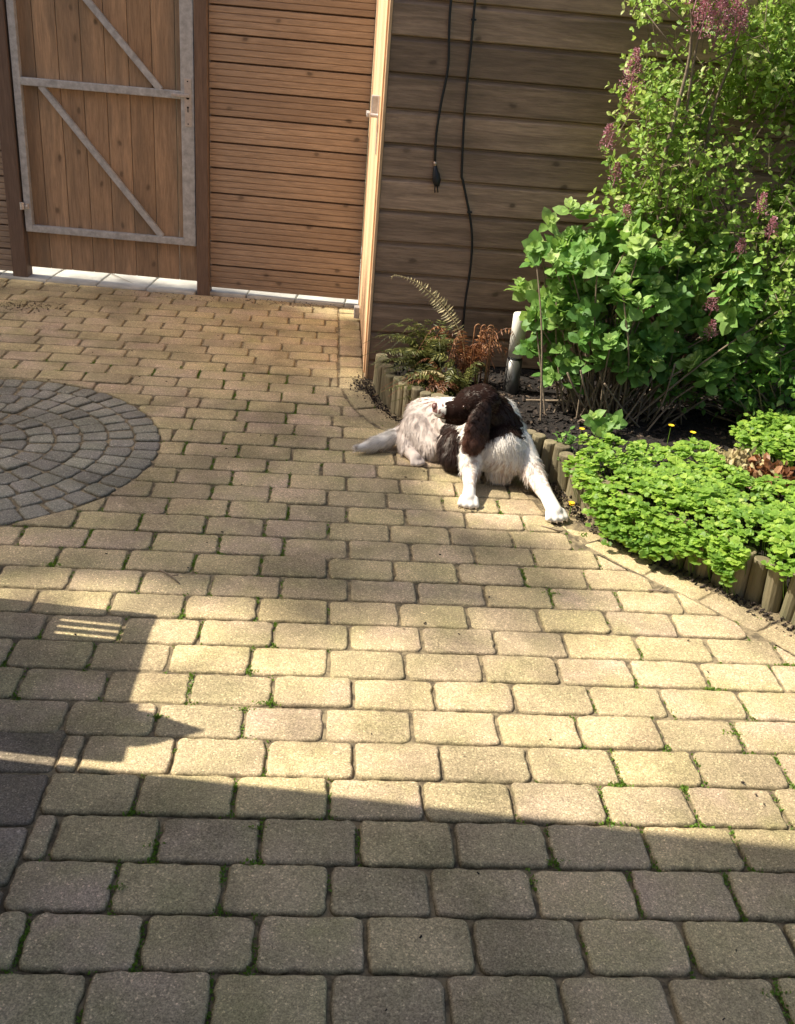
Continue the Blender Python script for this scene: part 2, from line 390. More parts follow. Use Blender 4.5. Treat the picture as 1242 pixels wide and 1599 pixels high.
def rtint():
    return (rng.random()**1.3, min(1, max(0, rng.normal(.16, .13)))+(.22 if rng.random() < .10 else 0))
PITCH_Y = .1282; LX = .21; Y0 = 1.210
CEN = np.array([-1.36, 3.53]); RC = .735
JX = [0.062, 0.131, 0.059, 0.122, 0.058, 0.118, 0.054, 0.118, 0.053, 0.109, 0.049, 0.115, 0.047, 0.109, 0.044, 0.11, 0.041, 0.103, 0.014, 0.099, 0.032, 0.103, -0.153, -0.115, -0.182, -0.041, -0.17, -0.264, -0.347]
pav = MB()
for k in range(-10, 39):
    ya = Y0+PITCH_Y*(k-1); yb = ya+PITCH_Y
    if 0 <= k < len(JX): j0 = JX[k]
    elif k < 0: j0 = .062+.09*(k % 2)
    else: j0 = rng.uniform(-.35, -.15)+.1*(k % 2)
    xs = [j0+LX*i for i in range(-16, 14)]
    wob = [rng.normal(0, .0035) for _ in xs]
    for i in range(len(xs)-1):
        xa, xb = xs[i]+wob[i]+.0014, xs[i+1]+wob[i+1]-.0014
        d1, d2 = rng.normal(0, .0012, 2)
        poly = [np.array(p) for p in ((xa, ya+d1), (xb, ya+d2), (xb, yb+d2), (xa, yb+d1))]
        # back edge: fence line
        # left border course
        if (yb+ya)/2 < 1.90: poly = clip(poly, np.array([-.562, 0]), np.array([1., 0]))
        if len(poly) < 3: continue
        c = np.mean(poly, 0)
        # circle
        d = c-CEN; r = np.linalg.norm(d)
        if r < RC+.16:
            u = d/r; poly = clip(poly, CEN+u*RC, u)
            if len(poly) < 3: continue
        c = np.mean(poly, 0)
        if c[1] > 4.40:
            poly = clip(poly, np.array([.078, 0]), np.array([-1., 0]))
        else:
            ci, dist = curve_near(c)
            if dist < .32: poly = clip(poly, CV[ci]+CN[ci]*.150, CN[ci])
        if len(poly) < 3: continue
        g0 = np.array([-.78, 5.935 if c[0] < -.76 else 5.983]); gn = np.array([-.095, -1.0]); gn /= np.linalg.norm(gn)
        if c[1] > 5.7: poly = clip(poly, g0, gn)
        if len(poly) < 3 or area(poly) < .003: continue
        if c[0] > 2.6 and c[1] > 1: continue
        paver(pav, poly, tint=rtint(), z=rng.normal(0, .0013), joint=rng.uniform(.0010, .0022)+(.0006 if c[1] < 1.75 else 0))
# edge strip beside the shed
y = 4.40
while y < 5.85:
    L_ = .165*rng.uniform(.93, 1.07)
    paver(pav, [np.array(p) for p in ((.080, y), (.205, y), (.205, min(y+L_, 5.88)), (.080, min(y+L_, 5.88)))], tint=rtint(), z=rng.normal(0, .002)); y += L_
# border course along the logs
acc = 0; last = 0; arc = np.concatenate([[0], np.cumsum(np.linalg.norm(np.diff(CV, axis=0), axis=1))])
s0 = .14
while s0 < arc[-1]-.25:
    L_ = .215*rng.uniform(.92, 1.06)
    i0 = int(np.searchsorted(arc, s0)); i1 = int(np.searchsorted(arc, s0+L_))
    poly = [CV[i0]+CN[i0]*.145, CV[i0]+CN[i0]*.035, CV[i1]+CN[i1]*.035, CV[i1]+CN[i1]*.145]
    poly = [p_+rng.normal(0, .004, 2) for p_ in poly]
    if CV[i0][1] < 4.45: paver(pav, poly, tint=(rng.random()*.7, .1+rng.random()*.4), z=rng.normal(-.004, .003), joint=.0015)
    s0 += L_
o = pav.build('paving', M_pav, smooth=True); tag(o, kind='structure')
# cobble circle
cob = MB()
for ring in range(0, 7):
    r0 = .02+.1*ring+.015; r1 = r0+.1
    nst = max(5, int(round(2*math.pi*(r0+.05)/.086)))
    if ring == 0: r0 = .035
    off = rng.uniform(0, 1)
    for i in range(nst):
        a0 = 2*math.pi*(i+off+rng.normal(0, .05))/nst; a1 = 2*math.pi*(i+1+off)/nst
        poly = [CEN+np.array([math.cos(a), math.sin(a)])*r for a, r in ((a0, r0), (a0, r1), ((a0+a1)/2, r1*1.008), (a1, r1), (a1, r0))]
        paver(cob, poly[::-1], joint=.0035, rad=.014, tint=(rng.random(), rng.random()*.6), z=rng.normal(0, .0015))
tag(cob.build('cobble_circle', M_cob, smooth=True), kind='structure')
# purple brown border course at the left
bd = MB(); y = -.04
while y < 1.87:
    h = .159 if y < 1.8 else .06
    for (xa, xb) in ((-.77, -.562), (-.98, -.772), (-1.19, -.982)):
        paver(bd, [np.array(p) for p in ((xa, y), (xb, y), (xb, y+h), (xa, y+h))], tint=(rng.random(), rng.random()*.7), z=rng.normal(-.003, .002), rad=.014)
    y += h+.001
tag(bd.build('border_course', M_edge, smooth=True), kind='structure')
# joint fill sheet + base ground
def sheet(name, x0, x1, y0, y1, z, mat, n=2, amp=0):
    V = []; nx, ny = n, n
    for j in range(ny):
        for i in range(nx):
            x = x0+(x1-x0)*i/(nx-1); y_ = y0+(y1-y0)*j/(ny-1)
            V.append((x, y_, z+(mnoise.fractal(Vector((x*6, y_*6, 0)), 1, 2, 4)*amp if amp else 0)))
    Fc = [[j*nx+i, j*nx+i+1, (j+1)*nx+i+1, (j+1)*nx+i] for j in range(ny-1) for i in range(nx-1)]
    if amp: V = [(a, b, c-.005*min(1, max(0, (1.95-b)/.4))) for a, b, c in V]
    return new_mesh(name, V, Fc, mat, smooth=True)
tag(sheet('joint_fill', -3.4, 3.2, -.3, 5.985, -.0068, M_joint, 220, .0022), kind='structure')
M_gr = simple('ground_far', (.10, .11, .05), 1, 0, .3, 3)
tag(sheet('ground', -60, 60, -60, 60, -.032, M_gr), kind='structure')

# soil of the bed
def soil_h(x, y):
    i, d = curve_near((x, y)); e = min(1, max(0, (-d-.03)/.10))
    return -.02+.115*e+.018*mnoise.noise(Vector((x*5, y*5, 3)))+.012*mnoise.noise(Vector((x*22, y*22, 1)))
V = []; idx = {}; Fc = []; st = .03
xs = np.arange(.15, 3.4, st); ys = np.arange(1.2, 4.62, st)
keep = np.zeros((len(xs), len(ys)), bool)
for i, x in enumerate(xs):
    for j, y_ in enumerate(ys):
        ci, d = curve_near((x, y_))
        if d < .035 and ci < len(CV)-2: keep[i, j] = True; idx[i, j] = len(V); V.append((x, y_, soil_h(x, y_)))
for i in range(len(xs)-1):
    for j in range(len(ys)-1):
        if keep[i, j] and keep[i+1, j] and keep[i, j+1] and keep[i+1, j+1]: Fc.append([idx[i, j], idx[i+1, j], idx[i+1, j+1], idx[i, j+1]])
tag(new_mesh('soil_bed', V, Fc, M_soil, smooth=True), kind='structure')
# bark mulch chips
mb = MB(); P_ = []; ch_t = []
while len(P_) < 7000:
    x, y_ = rng.uniform(.2, 2.6), rng.uniform(2.0, 4.5); ci, d = curve_near((x, y_))
    if d < -.02 and d > -1.6: P_.append((x, y_, soil_h(x, y_)+.004))
P_ = np.array(P_); n = len(P_); D_ = rdir(n); D_[:, 2] *= .35; Nn = rdir(n, 2.0)
tv = np.array([[-.5, -.25, 0], [.5, -.2, 0], [.5, .22, 0], [-.5, .25, 0], [-.45, -.2, .18], [.4, -.15, .18], [.45, .2, .18], [-.4, .2, .18]])
tf = [[4, 5, 6, 7], [0, 1, 5, 4], [1, 2, 6, 5], [2, 3, 7, 6], [3, 0, 4, 7]]
V, Fc, T = leaves(P_, D_, Nn, rng.uniform(.006, .035, n)*rng.uniform(.5, 1, n), (tv, tf), rng.random(n))
tag(new_mesh('bark_mulch', V, Fc, M_chip, tint=T), 'dark bark mulch and soil crumbs covering the raised flower bed', 'bark mulch', kind='stuff')
# crumbs in the gap at the foot of the logs
P_ = []
for _ in range(3600):
    i = rng.integers(5, len(CV)-5); d = rng.normal(.022, .018); p = CV[i]+CN[i]*d; P_.append((p[0], p[1], -.004+rng.random()*.006))
for _ in range(350):
    P_.append((rng.normal(.20, .035), rng.normal(4.45, .06), .0+rng.random()*.015))
P_ = np.array(P_); n = len(P_)
V, Fc, T = leaves(P_, rdir(n), rdir(n, 1.5), rng.uniform(.003, .018, n)*rng.random(n)**.4, (tv, tf), .25+.75*rng.random(n))
tag(new_mesh('soil_crumbs', V, Fc, M_chip, tint=T), 'loose soil crumbs along the foot of the log edging', 'soil', kind='stuff')

# ---- pale slabs behind the fence
GU = Vector((1, -.095, 0)).normalized(); GANG = math.atan2(-.095, 1); G0 = Vector((-.78, 6.0, 0))
Mg = Matrix.Translation(G0) @ Matrix.Rotation(GANG, 4, 'Z')
sl = MB(); s = -3.03
while s < 1.4:
    for q in range(6):
        f0 = -.065 if s < -.1 else -.016
        paver(sl, [np.array((Mg @ Vector(v))[:2]) for v in ((s, f0+q*.30, 0), (s+.30, f0+q*.30, 0), (s+.30, f0+.3+q*.30, 0), (s, f0+.3+q*.30, 0))], rad=.006, tint=(.3, .1), z=.012, joint=.002)
    s += .302
tag(sl.build('path', M_conc, smooth=True), kind='structure')

# ================================================================ GATE AND FENCE
def L2W(v): return Mg @ Vector(v)
gate = empty('garden_gate', G0, GANG)
tag(gate, 'wooden garden gate of vertical boards on a galvanised steel frame', 'gate')
gl, gr = -1.030, -.008
mb = MB(); s = gl-.008; pitchb = .1315
while s < gr-.06:
    e = min(s+pitchb-.0035, gr+.002) if s+1.4*pitchb < gr else gr+.002
    mb.box((s, .004, .068), (e, .024, 1.88), bev=.0035); s += pitchb
mb.build('board_panel', M_gate, gate)
fr = MB()
fr.box((gl, -.034, .285), (gl+.042, .004, 1.90), bev=.004)
fr.box((gr-.075, -.036, .285), (gr, .004, 1.90), bev=.004)
fr.box((gl+.042, -.033, .285), (gr-.075, .003, .325), bev=.004)
fr.box((gl+.042, -.033, 1.86), (gr-.075, .003, 1.90), bev=.004)
fr.build('frame', M_galv, gate)
r_ = MB(); r_.box((gl+.042, -.033, 1.095), (gr-.075, .003, 1.137), bev=.004); r_.build('middle_rail', M_galv, gate)
def bar(a, b, w, y0_, y1_, name, mat, parent):
    a, b = np.array(a), np.array(b); d = b-a; L_ = np.linalg.norm(d); d /= L_; nrm = np.array([-d[1], d[0]])*w/2
    q = [a-nrm, b-nrm, b+nrm, a+nrm]; V = [(p[0], y0_, p[1]) for p in q]+[(p[0], y1_, p[1]) for p in q]
    bm = bmesh.new(); vs = [bm.verts.new(v) for v in V]
    for f in ([0, 1, 2, 3], [7, 6, 5, 4], [0, 4, 5, 1], [1, 5, 6, 2], [2, 6, 7, 3], [3, 7, 4, 0]): bm.faces.new([vs[i] for i in f])
    bmesh.ops.recalc_face_normals(bm, faces=bm.faces[:]); bmesh.ops.bevel(bm, geom=bm.edges[:], offset=.003, segments=2, affect='EDGES')
    mm = MB(); mm.addbm(bm); return mm.build(name, mat, parent)
bar((-.880, 1.100), (-.215, .322), .034, -.029, .001, 'brace', M_galv, gate)
bar((-.200, 1.132), (-.880, 1.862), .034, -.029, .001, 'brace', M_galv, gate)
# lock plate with holes and spindle
lp = MB(); lp.box((-.062, -.0395, .955), (-.022, -.036, 1.205), bev=.002); plate = lp.build('lock_plate', M_plate, gate)
def disc(mb, c, r, y0_, y1_, seg=14):
    mb.tube([(c[0], y0_, c[1]), (c[0], y1_, c[1])], r, seg)
for zz, rr in ((1.19, .004), (.968, .004)):
    hh = MB(); disc(hh, (-.042, zz), rr, -.0405, -.0385); hh.build('screw', M_black, plate)
hh = MB(); disc(hh, (-.042, 1.105), .009, -.0405, -.0385); hh.build('spindle_hole', M_black, plate)
hh = MB(); disc(hh, (-.042, 1.055), .006, -.0405, -.0385, 12); hh.box((-.045, -.0403, 1.03), (-.039, -.0383, 1.055)); hh.build('key_hole', M_black, plate)
ba = MB(); ba.box((-.135, -.052, 1.108), (-.032, -.040, 1.124), bev=.003); ba.build('latch_bar', M_plate, gate)
hg = MB(); hg.tube([(gl-.045, -.02, .435), (gl+.03, -.045, .435)], .007, 10); hg.tube([(gl-.006, -.045, .415), (gl-.006, -.045, .455)], .013, 12); hg.tube([(gl+.022, -.036, .42), (gl+.022, -.036, .45)], .011, 12)
hg.build('hinge', M_plate, gate)

def post(name, s0_, s1_, label):
    e = empty(name, L2W(((s0_+s1_)/2, 0, 0)), GANG)
    w = (s1_-s0_)/2; mb = MB(); mb.box((-w, -.045, -.03), (w, .045, 2.05), bev=.004, tint=(.5, .5, .5)); mb.build('post', M_post, e)
    cb = MB(); cb.box((-w-.008, -.053, 2.05), (w+.008, .053, 2.075), bev=.006); cb.build('cap', M_post, e)
    return tag(e, label, 'fence post', 'brown fence posts beside the gate')
post('fence_post', gl-.10, gl-.012, 'brown wooden post with the gate hinge on it, left of the gate')
post('fence_post', gr+.005, gr+.078, 'brown wooden post between the gate and the horizontal board panel')

def hpanel(name, s0_, s1_, z0, z1, label):
    e = empty('wooden_fence', L2W((s0_, 0, 0)), GANG); Lp = s1_-s0_
    mb = MB(); z = z0; bh = .1405
    k = 0
    while z < z1-.02:
        # one board: four ribs divided by shallow grooves, profile extruded along the panel
        prof = [(.012, 0.0)]; zz = 0
        h = bh-.006
        for rb in range(4):
            a = h*rb/4; b_ = h*(rb+1)/4
            prof += [(-.010, a+.0025), (-.011, a+.005), (-.011, b_-.005), (-.010, b_-.0025)]
            if rb < 3: prof += [(-.0045, b_)]
        prof += [(.012, h)]
        # long board cut in two strips so that the grain differs
        x0_, x1_ = 0, Lp
        V = [(x0_, p[0], z+p[1]) for p in prof]+[(x1_, p[0], z+p[1]) for p in prof]; n_ = len(prof)
        Fc = [[i, n_+i, n_+i+1, i+1] for i in range(n_-1)]+[[n_-1, 2*n_-1, n_, 0]]+[list(range(n_)), list(range(n_, 2*n_))[::-1]]
        mb.add(V, Fc); z += bh; k += 1
    mb.build('board', M_panel, e)
    bk = MB(); bk.box((0.002, .013, z0), (Lp-.002, .020, z-.01)); bk.build('backing', M_post, e)
    return tag(e, label, 'fence', 'horizontal board fences beside the gate')
hpanel('fence_panel', gr+.082, gr+.082+.905, .042, 1.95, 'warm brown panel of narrow horizontal boards between gate post and shed')
hpanel('fence_panel', gl-1.9, gl-.105, .03, 1.95, 'piece of horizontal board fence at the left edge, beside the hinge post')

# ================================================================ SHED
shed = empty('garden_shed', (.21, 4.56, 0)); tag(shed, 'dark brown wooden shed with horizontal boards and a sunlit side door', 'shed')
X0, Y0s = .21, 4.56
def to(o, p): return (o[0]-X0, o[1]-Y0s, o[2])
mb = MB(); z = .0955-.1425
hlev = []
while z < 2.35:
    hB = .1425; y0_ = 0.0
    # feathered board: slight slope, deep shadow gap with a chamfered top
    x = .012; 
    while x < 3.4:
        x2 = 3.4
        prof = [(.02, 0.0), (.000, .0025), (-.003, .006), (-.001, hB-.021), (.008, hB-.010), (.011, hB-.009), (.012, hB-.001), (.02, hB)]
        V = [(x-.0, p[0], z+p[1]) for p in prof]+[(x2, p[0], z+p[1]) for p in prof]; n_ = len(prof)
        Fc = [[i, n_+i, n_+i+1, i+1] for i in range(n_-1)]+[[n_-1, 2*n_-1, n_, 0]]+[list(range(n_)), list(range(n_, 2*n_))[::-1]]
        mb.add(V, Fc); x = x2+.002
    hlev.append(z); z += hB
w = mb.build('front_wall', M_dark, shed)
bx = MB(); bx.box((.004, .022, 0), (3.4, 1.33, 2.36)); bx.build('body', M_dark, shed)
for zz in hlev[::2]:
    for xn in (1.02, 1.75): 
        for dz in (.035, .10):
            nl = MB(); nl.tube([(xn+rng.normal(0, .006), -.004, zz+dz+rng.normal(0, .006)), (xn, .004, zz+dz)], .0028, 7); nl.build('nail', M_plate, w)
cpst = MB(); cpst.box((-.004, -.010, -.02), (.010, .021, 2.36), bev=.003, tint=(.6, .5, .5)); cpst.build('corner_post', M_side, shed)
dr = MB()
yb_ = .075
dr.box((-.012, .024, .02), (.004, .068, 2.3), bev=.002)
for q in range(8):
    dr.box((-.010, .072+q*.150, .03), (.004, .072+q*.150+.147, 2.25), bev=.003)
dr.box((-.014, 1.274, .02), (.004, 1.325, 2.3), bev=.002)
door = dr.build('side_door', M_side, shed)
hp = MB(); hp.box((-.0175, .165, 1.02), (-.0125, .198, 1.27), bev=.002); hp.build('lock_plate', M_plate, shed)
hd = MB(); hd.tube([(-.012, .18, 1.185), (-.058, .18, 1.185)], .009, 12); hd.box((-.066, .17, 1.176), (-.05, .30, 1.196), bev=.004); hd.box((-.045, .245, 1.176), (-.0125, .30, 1.265), bev=.004)
hd.build('door_handle', M_plate, shed)
bk = MB(); bk.box((-.045, 1.00, .02), (-.014, 1.06, .085), bev=.004); bk.build('door_stop', M_galv, shed)
rf = MB(); rf.box((-.08, -.06, 2.362), (3.5, 1.42, 2.43), bev=.006); rf.build('roof', M_roof, shed)

# cables on the wall
def smooth_pts(pts, step=.03):
    pts = [np.array(p, float) for p in pts]; P2 = [2*pts[0]-pts[1]]+pts+[2*pts[-1]-pts[-2]]; out = []
    for i in range(1, len(P2)-2):
        n = max(2, int(np.linalg.norm(P2[i+1]-P2[i])/step)); a, b, c, d = P2[i-1:i+3]
        for k in range(n):
            t = k/n; out.append(.5*((2*b)+(-a+c)*t+(2*a-5*b+4*c-d)*t*t+(-a+3*b-3*c+d)*t**3))
    out.append(P2[-2]); return np.array(out)
yc = 4.546
cb = empty('plug_cable', (.455, yc, .93)); tag(cb, 'short black cable ending in a plug, hanging on the dark shed wall', 'cable', 'black cables on the shed wall')
mb = MB(); q = smooth_pts([(.012, 0, 1.35), (.003, 0, .738), (.017, 0, .497), (.002, 0, .345), (-.007, 0, .214), (-.002, 0, .095)]); mb.tube(q, .0055, 8); mb.build('cord', M_black, cb, True)
mb = MB(); mb.tube([(-.001, 0, .10), (.001, 0, .082)], .0075, 10); mb.build('collar', M_copper, cb, True)
mb = MB(); mb.tube([(.001, 0, .085), (.004, -.003, .06), (.008, -.006, .045), (.013, -.008, .02), (.016, -.009, -.003)], [.007, .012, .017, .019, .012], 12)
mb.tube([(.018, -.002, .0), (.024, .0, -.03)], .003, 6); mb.tube([(.006, -.012, .0), (.009, -.014, -.03)], .003, 6); mb.build('plug', M_black, cb, True)
cb = empty('wall_cable', (.662, yc, .30)); tag(cb, 'long black cable running down the dark shed wall behind the ferns', 'cable', 'black cables on the shed wall')
mb = MB(); q = smooth_pts([(-.10, 0, 1.98), (-.103, 0, 1.376), (-.101, 0, 1.21), (-.100, 0, .957), (-.085, 0, .70), (-.076, 0, .66), (-.022, 0, .49), (-.002, 0, .38), (.002, 0, .25), (-.004, 0, .10), (.004, .0, -.17)]); mb.tube(q, .0055, 8); mb.build('cord', M_black, cb, True)
for xx, zz in ((-.101, 1.30), (-.030, .52)):
    mb = MB(); mb.box((xx-.011, -.007, zz), (xx+.011, .01, zz+.008)); mb.build('clip', M_black, cb)

# ================================================================ BOLLARD LAMP
bl = empty('bollard_lamp', (.866, 4.22, .08)); tag(bl, 'slim garden bollard lamp with white top and steel foot, behind the dog', 'garden lamp')
mb = MB(); mb.tube([(0, 0, -.06), (0, 0, .17)], .0355, 28); mb.build('foot', M_lamps, bl, True)
mb = MB(); mb.tube([(0, 0, .170), (0, 0, .174), (0, 0, .180)], [.0355, .033, .033], 28); mb.build('ring', M_black, bl, True)
mb = MB(); mb.tube([(0, 0, .180), (0, 0, .372), (0, 0, .379), (0, 0, .382)], [.0335, .0335, .030, .018], 28); mb.build('shade', M_lampw, bl, True)

# ================================================================ LOG EDGING
le = empty('log_edging', (float(CV[0][0]), float(CV[0][1]), 0)); tag(le, 'low edging of upright wooden half logs around the raised bed', 'bed edging')
s0 = .02; ox, oy = CV[0]
cnt = 0
while s0 < arc[-1]-.1 and cnt < 98:
    dlog = rng.uniform(.052, .066); i0 = int(np.searchsorted(arc, s0+dlog/2)); c = CV[i0]-CN[i0]*(.031)
    h = .150+rng.normal(0, .007)+(.006 if s0 < .8 else 0); r = dlog/2*.985; V = []; seg = 14
    lean = rng.normal(0, .006, 2)
    rings = [(-.05, 1.0), (h-.006, .99), (h-.001, .94), (h+.001, .80)]
    for z_, k_ in rings:
        for q in range(seg):
            a = 2*math.pi*q/seg; rr = r*k_*(1+.04*math.sin(3*a+cnt))
            V.append((c[0]-ox+rr*math.cos(a)+lean[0]*z_/h, c[1]-oy+rr*math.sin(a)+lean[1]*z_/h, z_))
    V.append((c[0]-ox+lean[0], c[1]-oy+lean[1], h+.001))
    Fc = [[i*seg+q, i*seg+(q+1) % seg, (i+1)*seg+(q+1) % seg, (i+1)*seg+q] for i in range(3) for q in range(seg)]+[[3*seg+q, 3*seg+(q+1) % seg, 4*seg] for q in range(seg)]
    mb = MB(); mb.add(V, Fc); mb.build('log', M_log, le)
    s0 += dlog; cnt += 1

# ================================================================ PLANTS
def in_blob(P, blobs):
    r = np.zeros(len(P), bool)
    for (c, rad) in blobs: r |= (((P-np.array(c))/np.array(rad))**2).sum(1) < 1
    return r
def sample_blobs(n, blobs, thr=-.08, fs=4.5, seed=0):
    vol = np.array([b[1][0]*b[1][1]*b[1][2] for b in blobs]); pr = vol/vol.sum(); out = []
    while len(out) < n:
        b = blobs[rng.choice(len(blobs), p=pr)]; d = rng.normal(size=3); d /= np.linalg.norm(d)
        r = rng.random()**(.40); p = np.array(b[0])+d*r*np.array(b[1])
        if mnoise.noise(Vector(p*fs)+Vector((seed, 0, 0))) > thr: out.append(p)
    return np.array(out)

# ---- lilac, a big multi-stemmed shrub against the shed
lil = empty('lilac_bush', (1.62, 4.22, .08)); LO = np.array([1.62, 4.22, .08])
tag(lil, 'large sunlit lilac bush with faded purple flower heads, at the upper right', 'shrub')
LB = [((1.62, 4.20, 1.62), (.50, .26, .42)), ((1.44, 4.14, 1.22), (.34, .24, .36)), ((1.90, 4.22, 1.30), (.42, .30, .50)), ((1.66, 4.10, .86), (.48, .28, .34)), ((2.0, 4.0, .72), (.40, .32, .40)), ((1.34, 4.16, .92), (.22, .18, .24)), ((2.15, 4.2, 1.7), (.4, .3, .5)), ((1.37, 4.2, 1.66), (.22, .18, .30))]
stems = MB(); tips = []
for i in range(16):
    a = rng.uniform(-1, 1); base = LO+np.array([rng.normal(0, .10), rng.normal(0, .07), -.02])
    t = LB[rng.integers(len(LB))]; top = np.array(t[0])+rng.normal(0, .35, 3)*np.array(t[1])
    mid = (base+top)/2+np.array([rng.normal(0, .07), rng.normal(0, .05), .10])
    q = smooth_pts([base, base*.7+mid*.3+rng.normal(0, .02, 3), mid, mid*.4+top*.6+rng.normal(0, .03, 3), top], .08)
    stems.tube(q-LO, np.linspace(rng.uniform(.010, .022), .004, len(q)), 7)
    for _ in range(7):
        k = rng.integers(len(q)//3, len(q)); p = q[k]; e = p+rdir(1, .7)[0]*rng.uniform(.12, .32)
        stems.tube(np.array([p, (p+e)/2+rng.normal(0, .015, 3), e])-LO, [.0045, .0035, .002], 5); tips.append(e)
stems.build('stem', M_stem, lil, True)
# small shoots carrying pairs of pointed leaves
shoots = sample_blobs(3100, LB, thr=-.16, fs=3.6, seed=5)
hole = (((shoots-np.array([1.74, 4.05, 1.20]))/np.array([.16, .4, .20]))**2).sum(1) < 1
shoots = shoots[~hole | (rng.random(len(shoots)) < .25)]
P_, D_, Nn, Sz, Tt = [], [], [], [], []; tw = MB()
for p in shoots:
    up = rdir(1, 1.1)[0]+np.array([-.25, -.25, 0]); up /= np.linalg.norm(up); Ls = rng.uniform(.05, .12); side = np.cross(up, rdir(1)[0]); side /= np.linalg.norm(side); s2 = np.cross(up, side)
    base_t = np.clip(rng.normal(.50, .18)+.12*(p[2]-1)/1, 0, .9)
    if rng.random() < .5: tw.tube(np.array([p-up*.06, p+up*Ls])-LO, [.002, .001], 4, caps=False)
    for lev in range(3):
        ax = side if lev % 2 else s2; c = p+up*Ls*lev/2.2
        for sg in (-1, 1):
            d = sg*ax+up*.55+rng.normal(0, .25, 3); P_.append(c); D_.append(d); Nn.append(up*.6+np.array([-.5, -.35, .45])+rng.normal(0, .35, 3)); Sz.append(rng.uniform(.022, .046)*(1-.12*lev)); Tt.append(np.clip(base_t+.10*lev+rng.normal(0, .07), 0, 1))
P_ = np.array(P_)-LO
V, Fc, T = leaves(P_, D_, Nn, Sz, T_OV, np.array(Tt)); new_mesh('foliage', V, Fc, M_lilac, lil, T)
tw.build('twig', M_stem, lil)
# faded purple panicles
pan = [(1.158, 4.13, 1.40, .15), (1.165, 4.13, 1.31, .10), (1.10, 4.12, 1.17, .10), (1.15, 4.10, 1.06, .07), (1.20, 4.02, .90, .08), (1.34, 3.96, 1.62, .14), (1.40, 3.96, 1.60, .15), (1.47, 3.97, 1.64, .13), (1.37, 4.0, 1.66, .13), (1.44, 4.02, 1.68, .13), (1.31, 4.0, 1.70, .10), (1.56, 3.82, .62, .09), (1.57, 3.80, .52, .07), (1.80, 3.9, 1.45, .10), (1.70, 3.9, 1.0, .08), (1.74, 3.85, .92, .08), (1.63, 3.84, .85, .06), (1.50, 4.0, 1.62, .09)]
for (x, y_, z_, h) in pan:
    P_, D_ = [], []; mbp = MB(); base = np.array([x, y_, z_]); mbp.tube(np.array([base+(0, .01, -.02), base, base+(rng.normal(0, .01), 0, h)])-LO, [.003, .0025, .001], 5)
    for _ in range(int(330*h/.1)):
        t = rng.random()**.8; rr = (1-t)*.36*h+.006; a = rng.uniform(0, 6.28); r2 = rr*rng.random()**.5
        P_.append(base+np.array([math.cos(a)*r2, math.sin(a)*r2, t*h])); D_.append([math.cos(a), math.sin(a), rng.uniform(-.2, 1.4)])
    V, Fc, T = leaves(np.array(P_)-LO, D_, rdir(len(P_)), rng.uniform(.005, .011, len(P_)), T_NAR if 0 else T_OV, rng.random(len(P_)))
    mbp.add(V, Fc, T); mbp.build('flower_head', M_red, lil)

# ---- broad leaved hydrangea in front
hyd = empty('hydrangea_bush', (1.22, 3.98, .08)); HO = np.array([1.22, 3.98, .08])
tag(hyd, 'broad-leaved green hydrangea bush growing beside the white topped lamp', 'shrub')
heads = []
HB = [((1.08, 4.02, .76), (.26, .20, .17)), ((1.30, 3.98, .80), (.28, .20, .16)), ((1.00, 4.02, .55), (.22, .16, .15)), ((1.24, 3.90, .58), (.30, .20, .18)), ((1.55, 3.92, .66), (.28, .20, .22)), ((1.50, 3.84, .42), (.22, .16, .10)), ((1.05, 3.95, .34), (.18, .12, .10)), ((1.85, 3.9, .55), (.25, .2, .2)), ((1.22, 3.84, .40), (.26, .12, .10)), ((1.50, 3.82, .42), (.3, .12, .10))]
hs = list(sample_blobs(300, HB, thr=-.25, fs=5, seed=2))
hs += [np.array(p) for p in [(.815, 4.10, .60), (.85, 4.10, .585), (.875, 4.08, .47), (.915, 4.08, .43), (.885, 4.10, .34), (.90, 4.06, .34), (.965, 4.02, .27), (.93, 4.02, .50), (1.13, 3.72, .16), (1.16, 3.68, .13), (1.21, 3.72, .15), (.99, 4.0, .40), (1.07, 3.9, .25), (.97, 4.08, .66), (1.24, 3.8, .36), (1.30, 3.8, .33), (.90, 4.08, .88), (.98, 4.08, .94), (1.05, 4.05, .93), (.95, 4.05, .80), (1.16, 4.02, .90)]]
st = MB(); P_, D_, Nn, Sz, Tt = [], [], [], [], []
for p in hs:
    base = HO+np.array([rng.normal(0, .10), rng.normal(0, .07), -.03]); base[0] = .75*base[0]+.25*p[0]
    mid = base*.5+p*.5+np.array([rng.normal(0, .03), rng.normal(0, .03), .05])
    if rng.random() < .4: st.tube(smooth_pts([base, mid, p], .08)-HO, np.linspace(.005, .003, len(smooth_pts([base, mid, p], .08))), 5, caps=False)
    up = rdir(1, 1.6)[0]+np.array([-.45, -.5, .3]); up /= np.linalg.norm(up); side = np.cross(up, rdir(1)[0]); side /= np.linalg.norm(side); s2 = np.cross(up, side)
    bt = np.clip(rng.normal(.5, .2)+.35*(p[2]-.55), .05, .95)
    for lev in range(5):
        sz = [.062, .060, .050, .036, .022][lev]*rng.uniform(.8, 1.15); c = p+up*(.012*lev-.02)
        th = lev*1.2; ax = side*math.cos(th)+s2*math.sin(th)
        for sg in (-1, 1) if lev < 4 else (1, -1):
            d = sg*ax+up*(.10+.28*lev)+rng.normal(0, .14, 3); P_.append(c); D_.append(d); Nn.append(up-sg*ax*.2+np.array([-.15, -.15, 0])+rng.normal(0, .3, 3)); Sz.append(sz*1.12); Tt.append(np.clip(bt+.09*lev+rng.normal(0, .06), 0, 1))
V, Fc, T = leaves(np.array(P_)-HO, D_, Nn, Sz, T_BRD, np.array(Tt)); f = new_mesh('foliage', V, Fc, M_hyd, hyd, T, smooth=True)
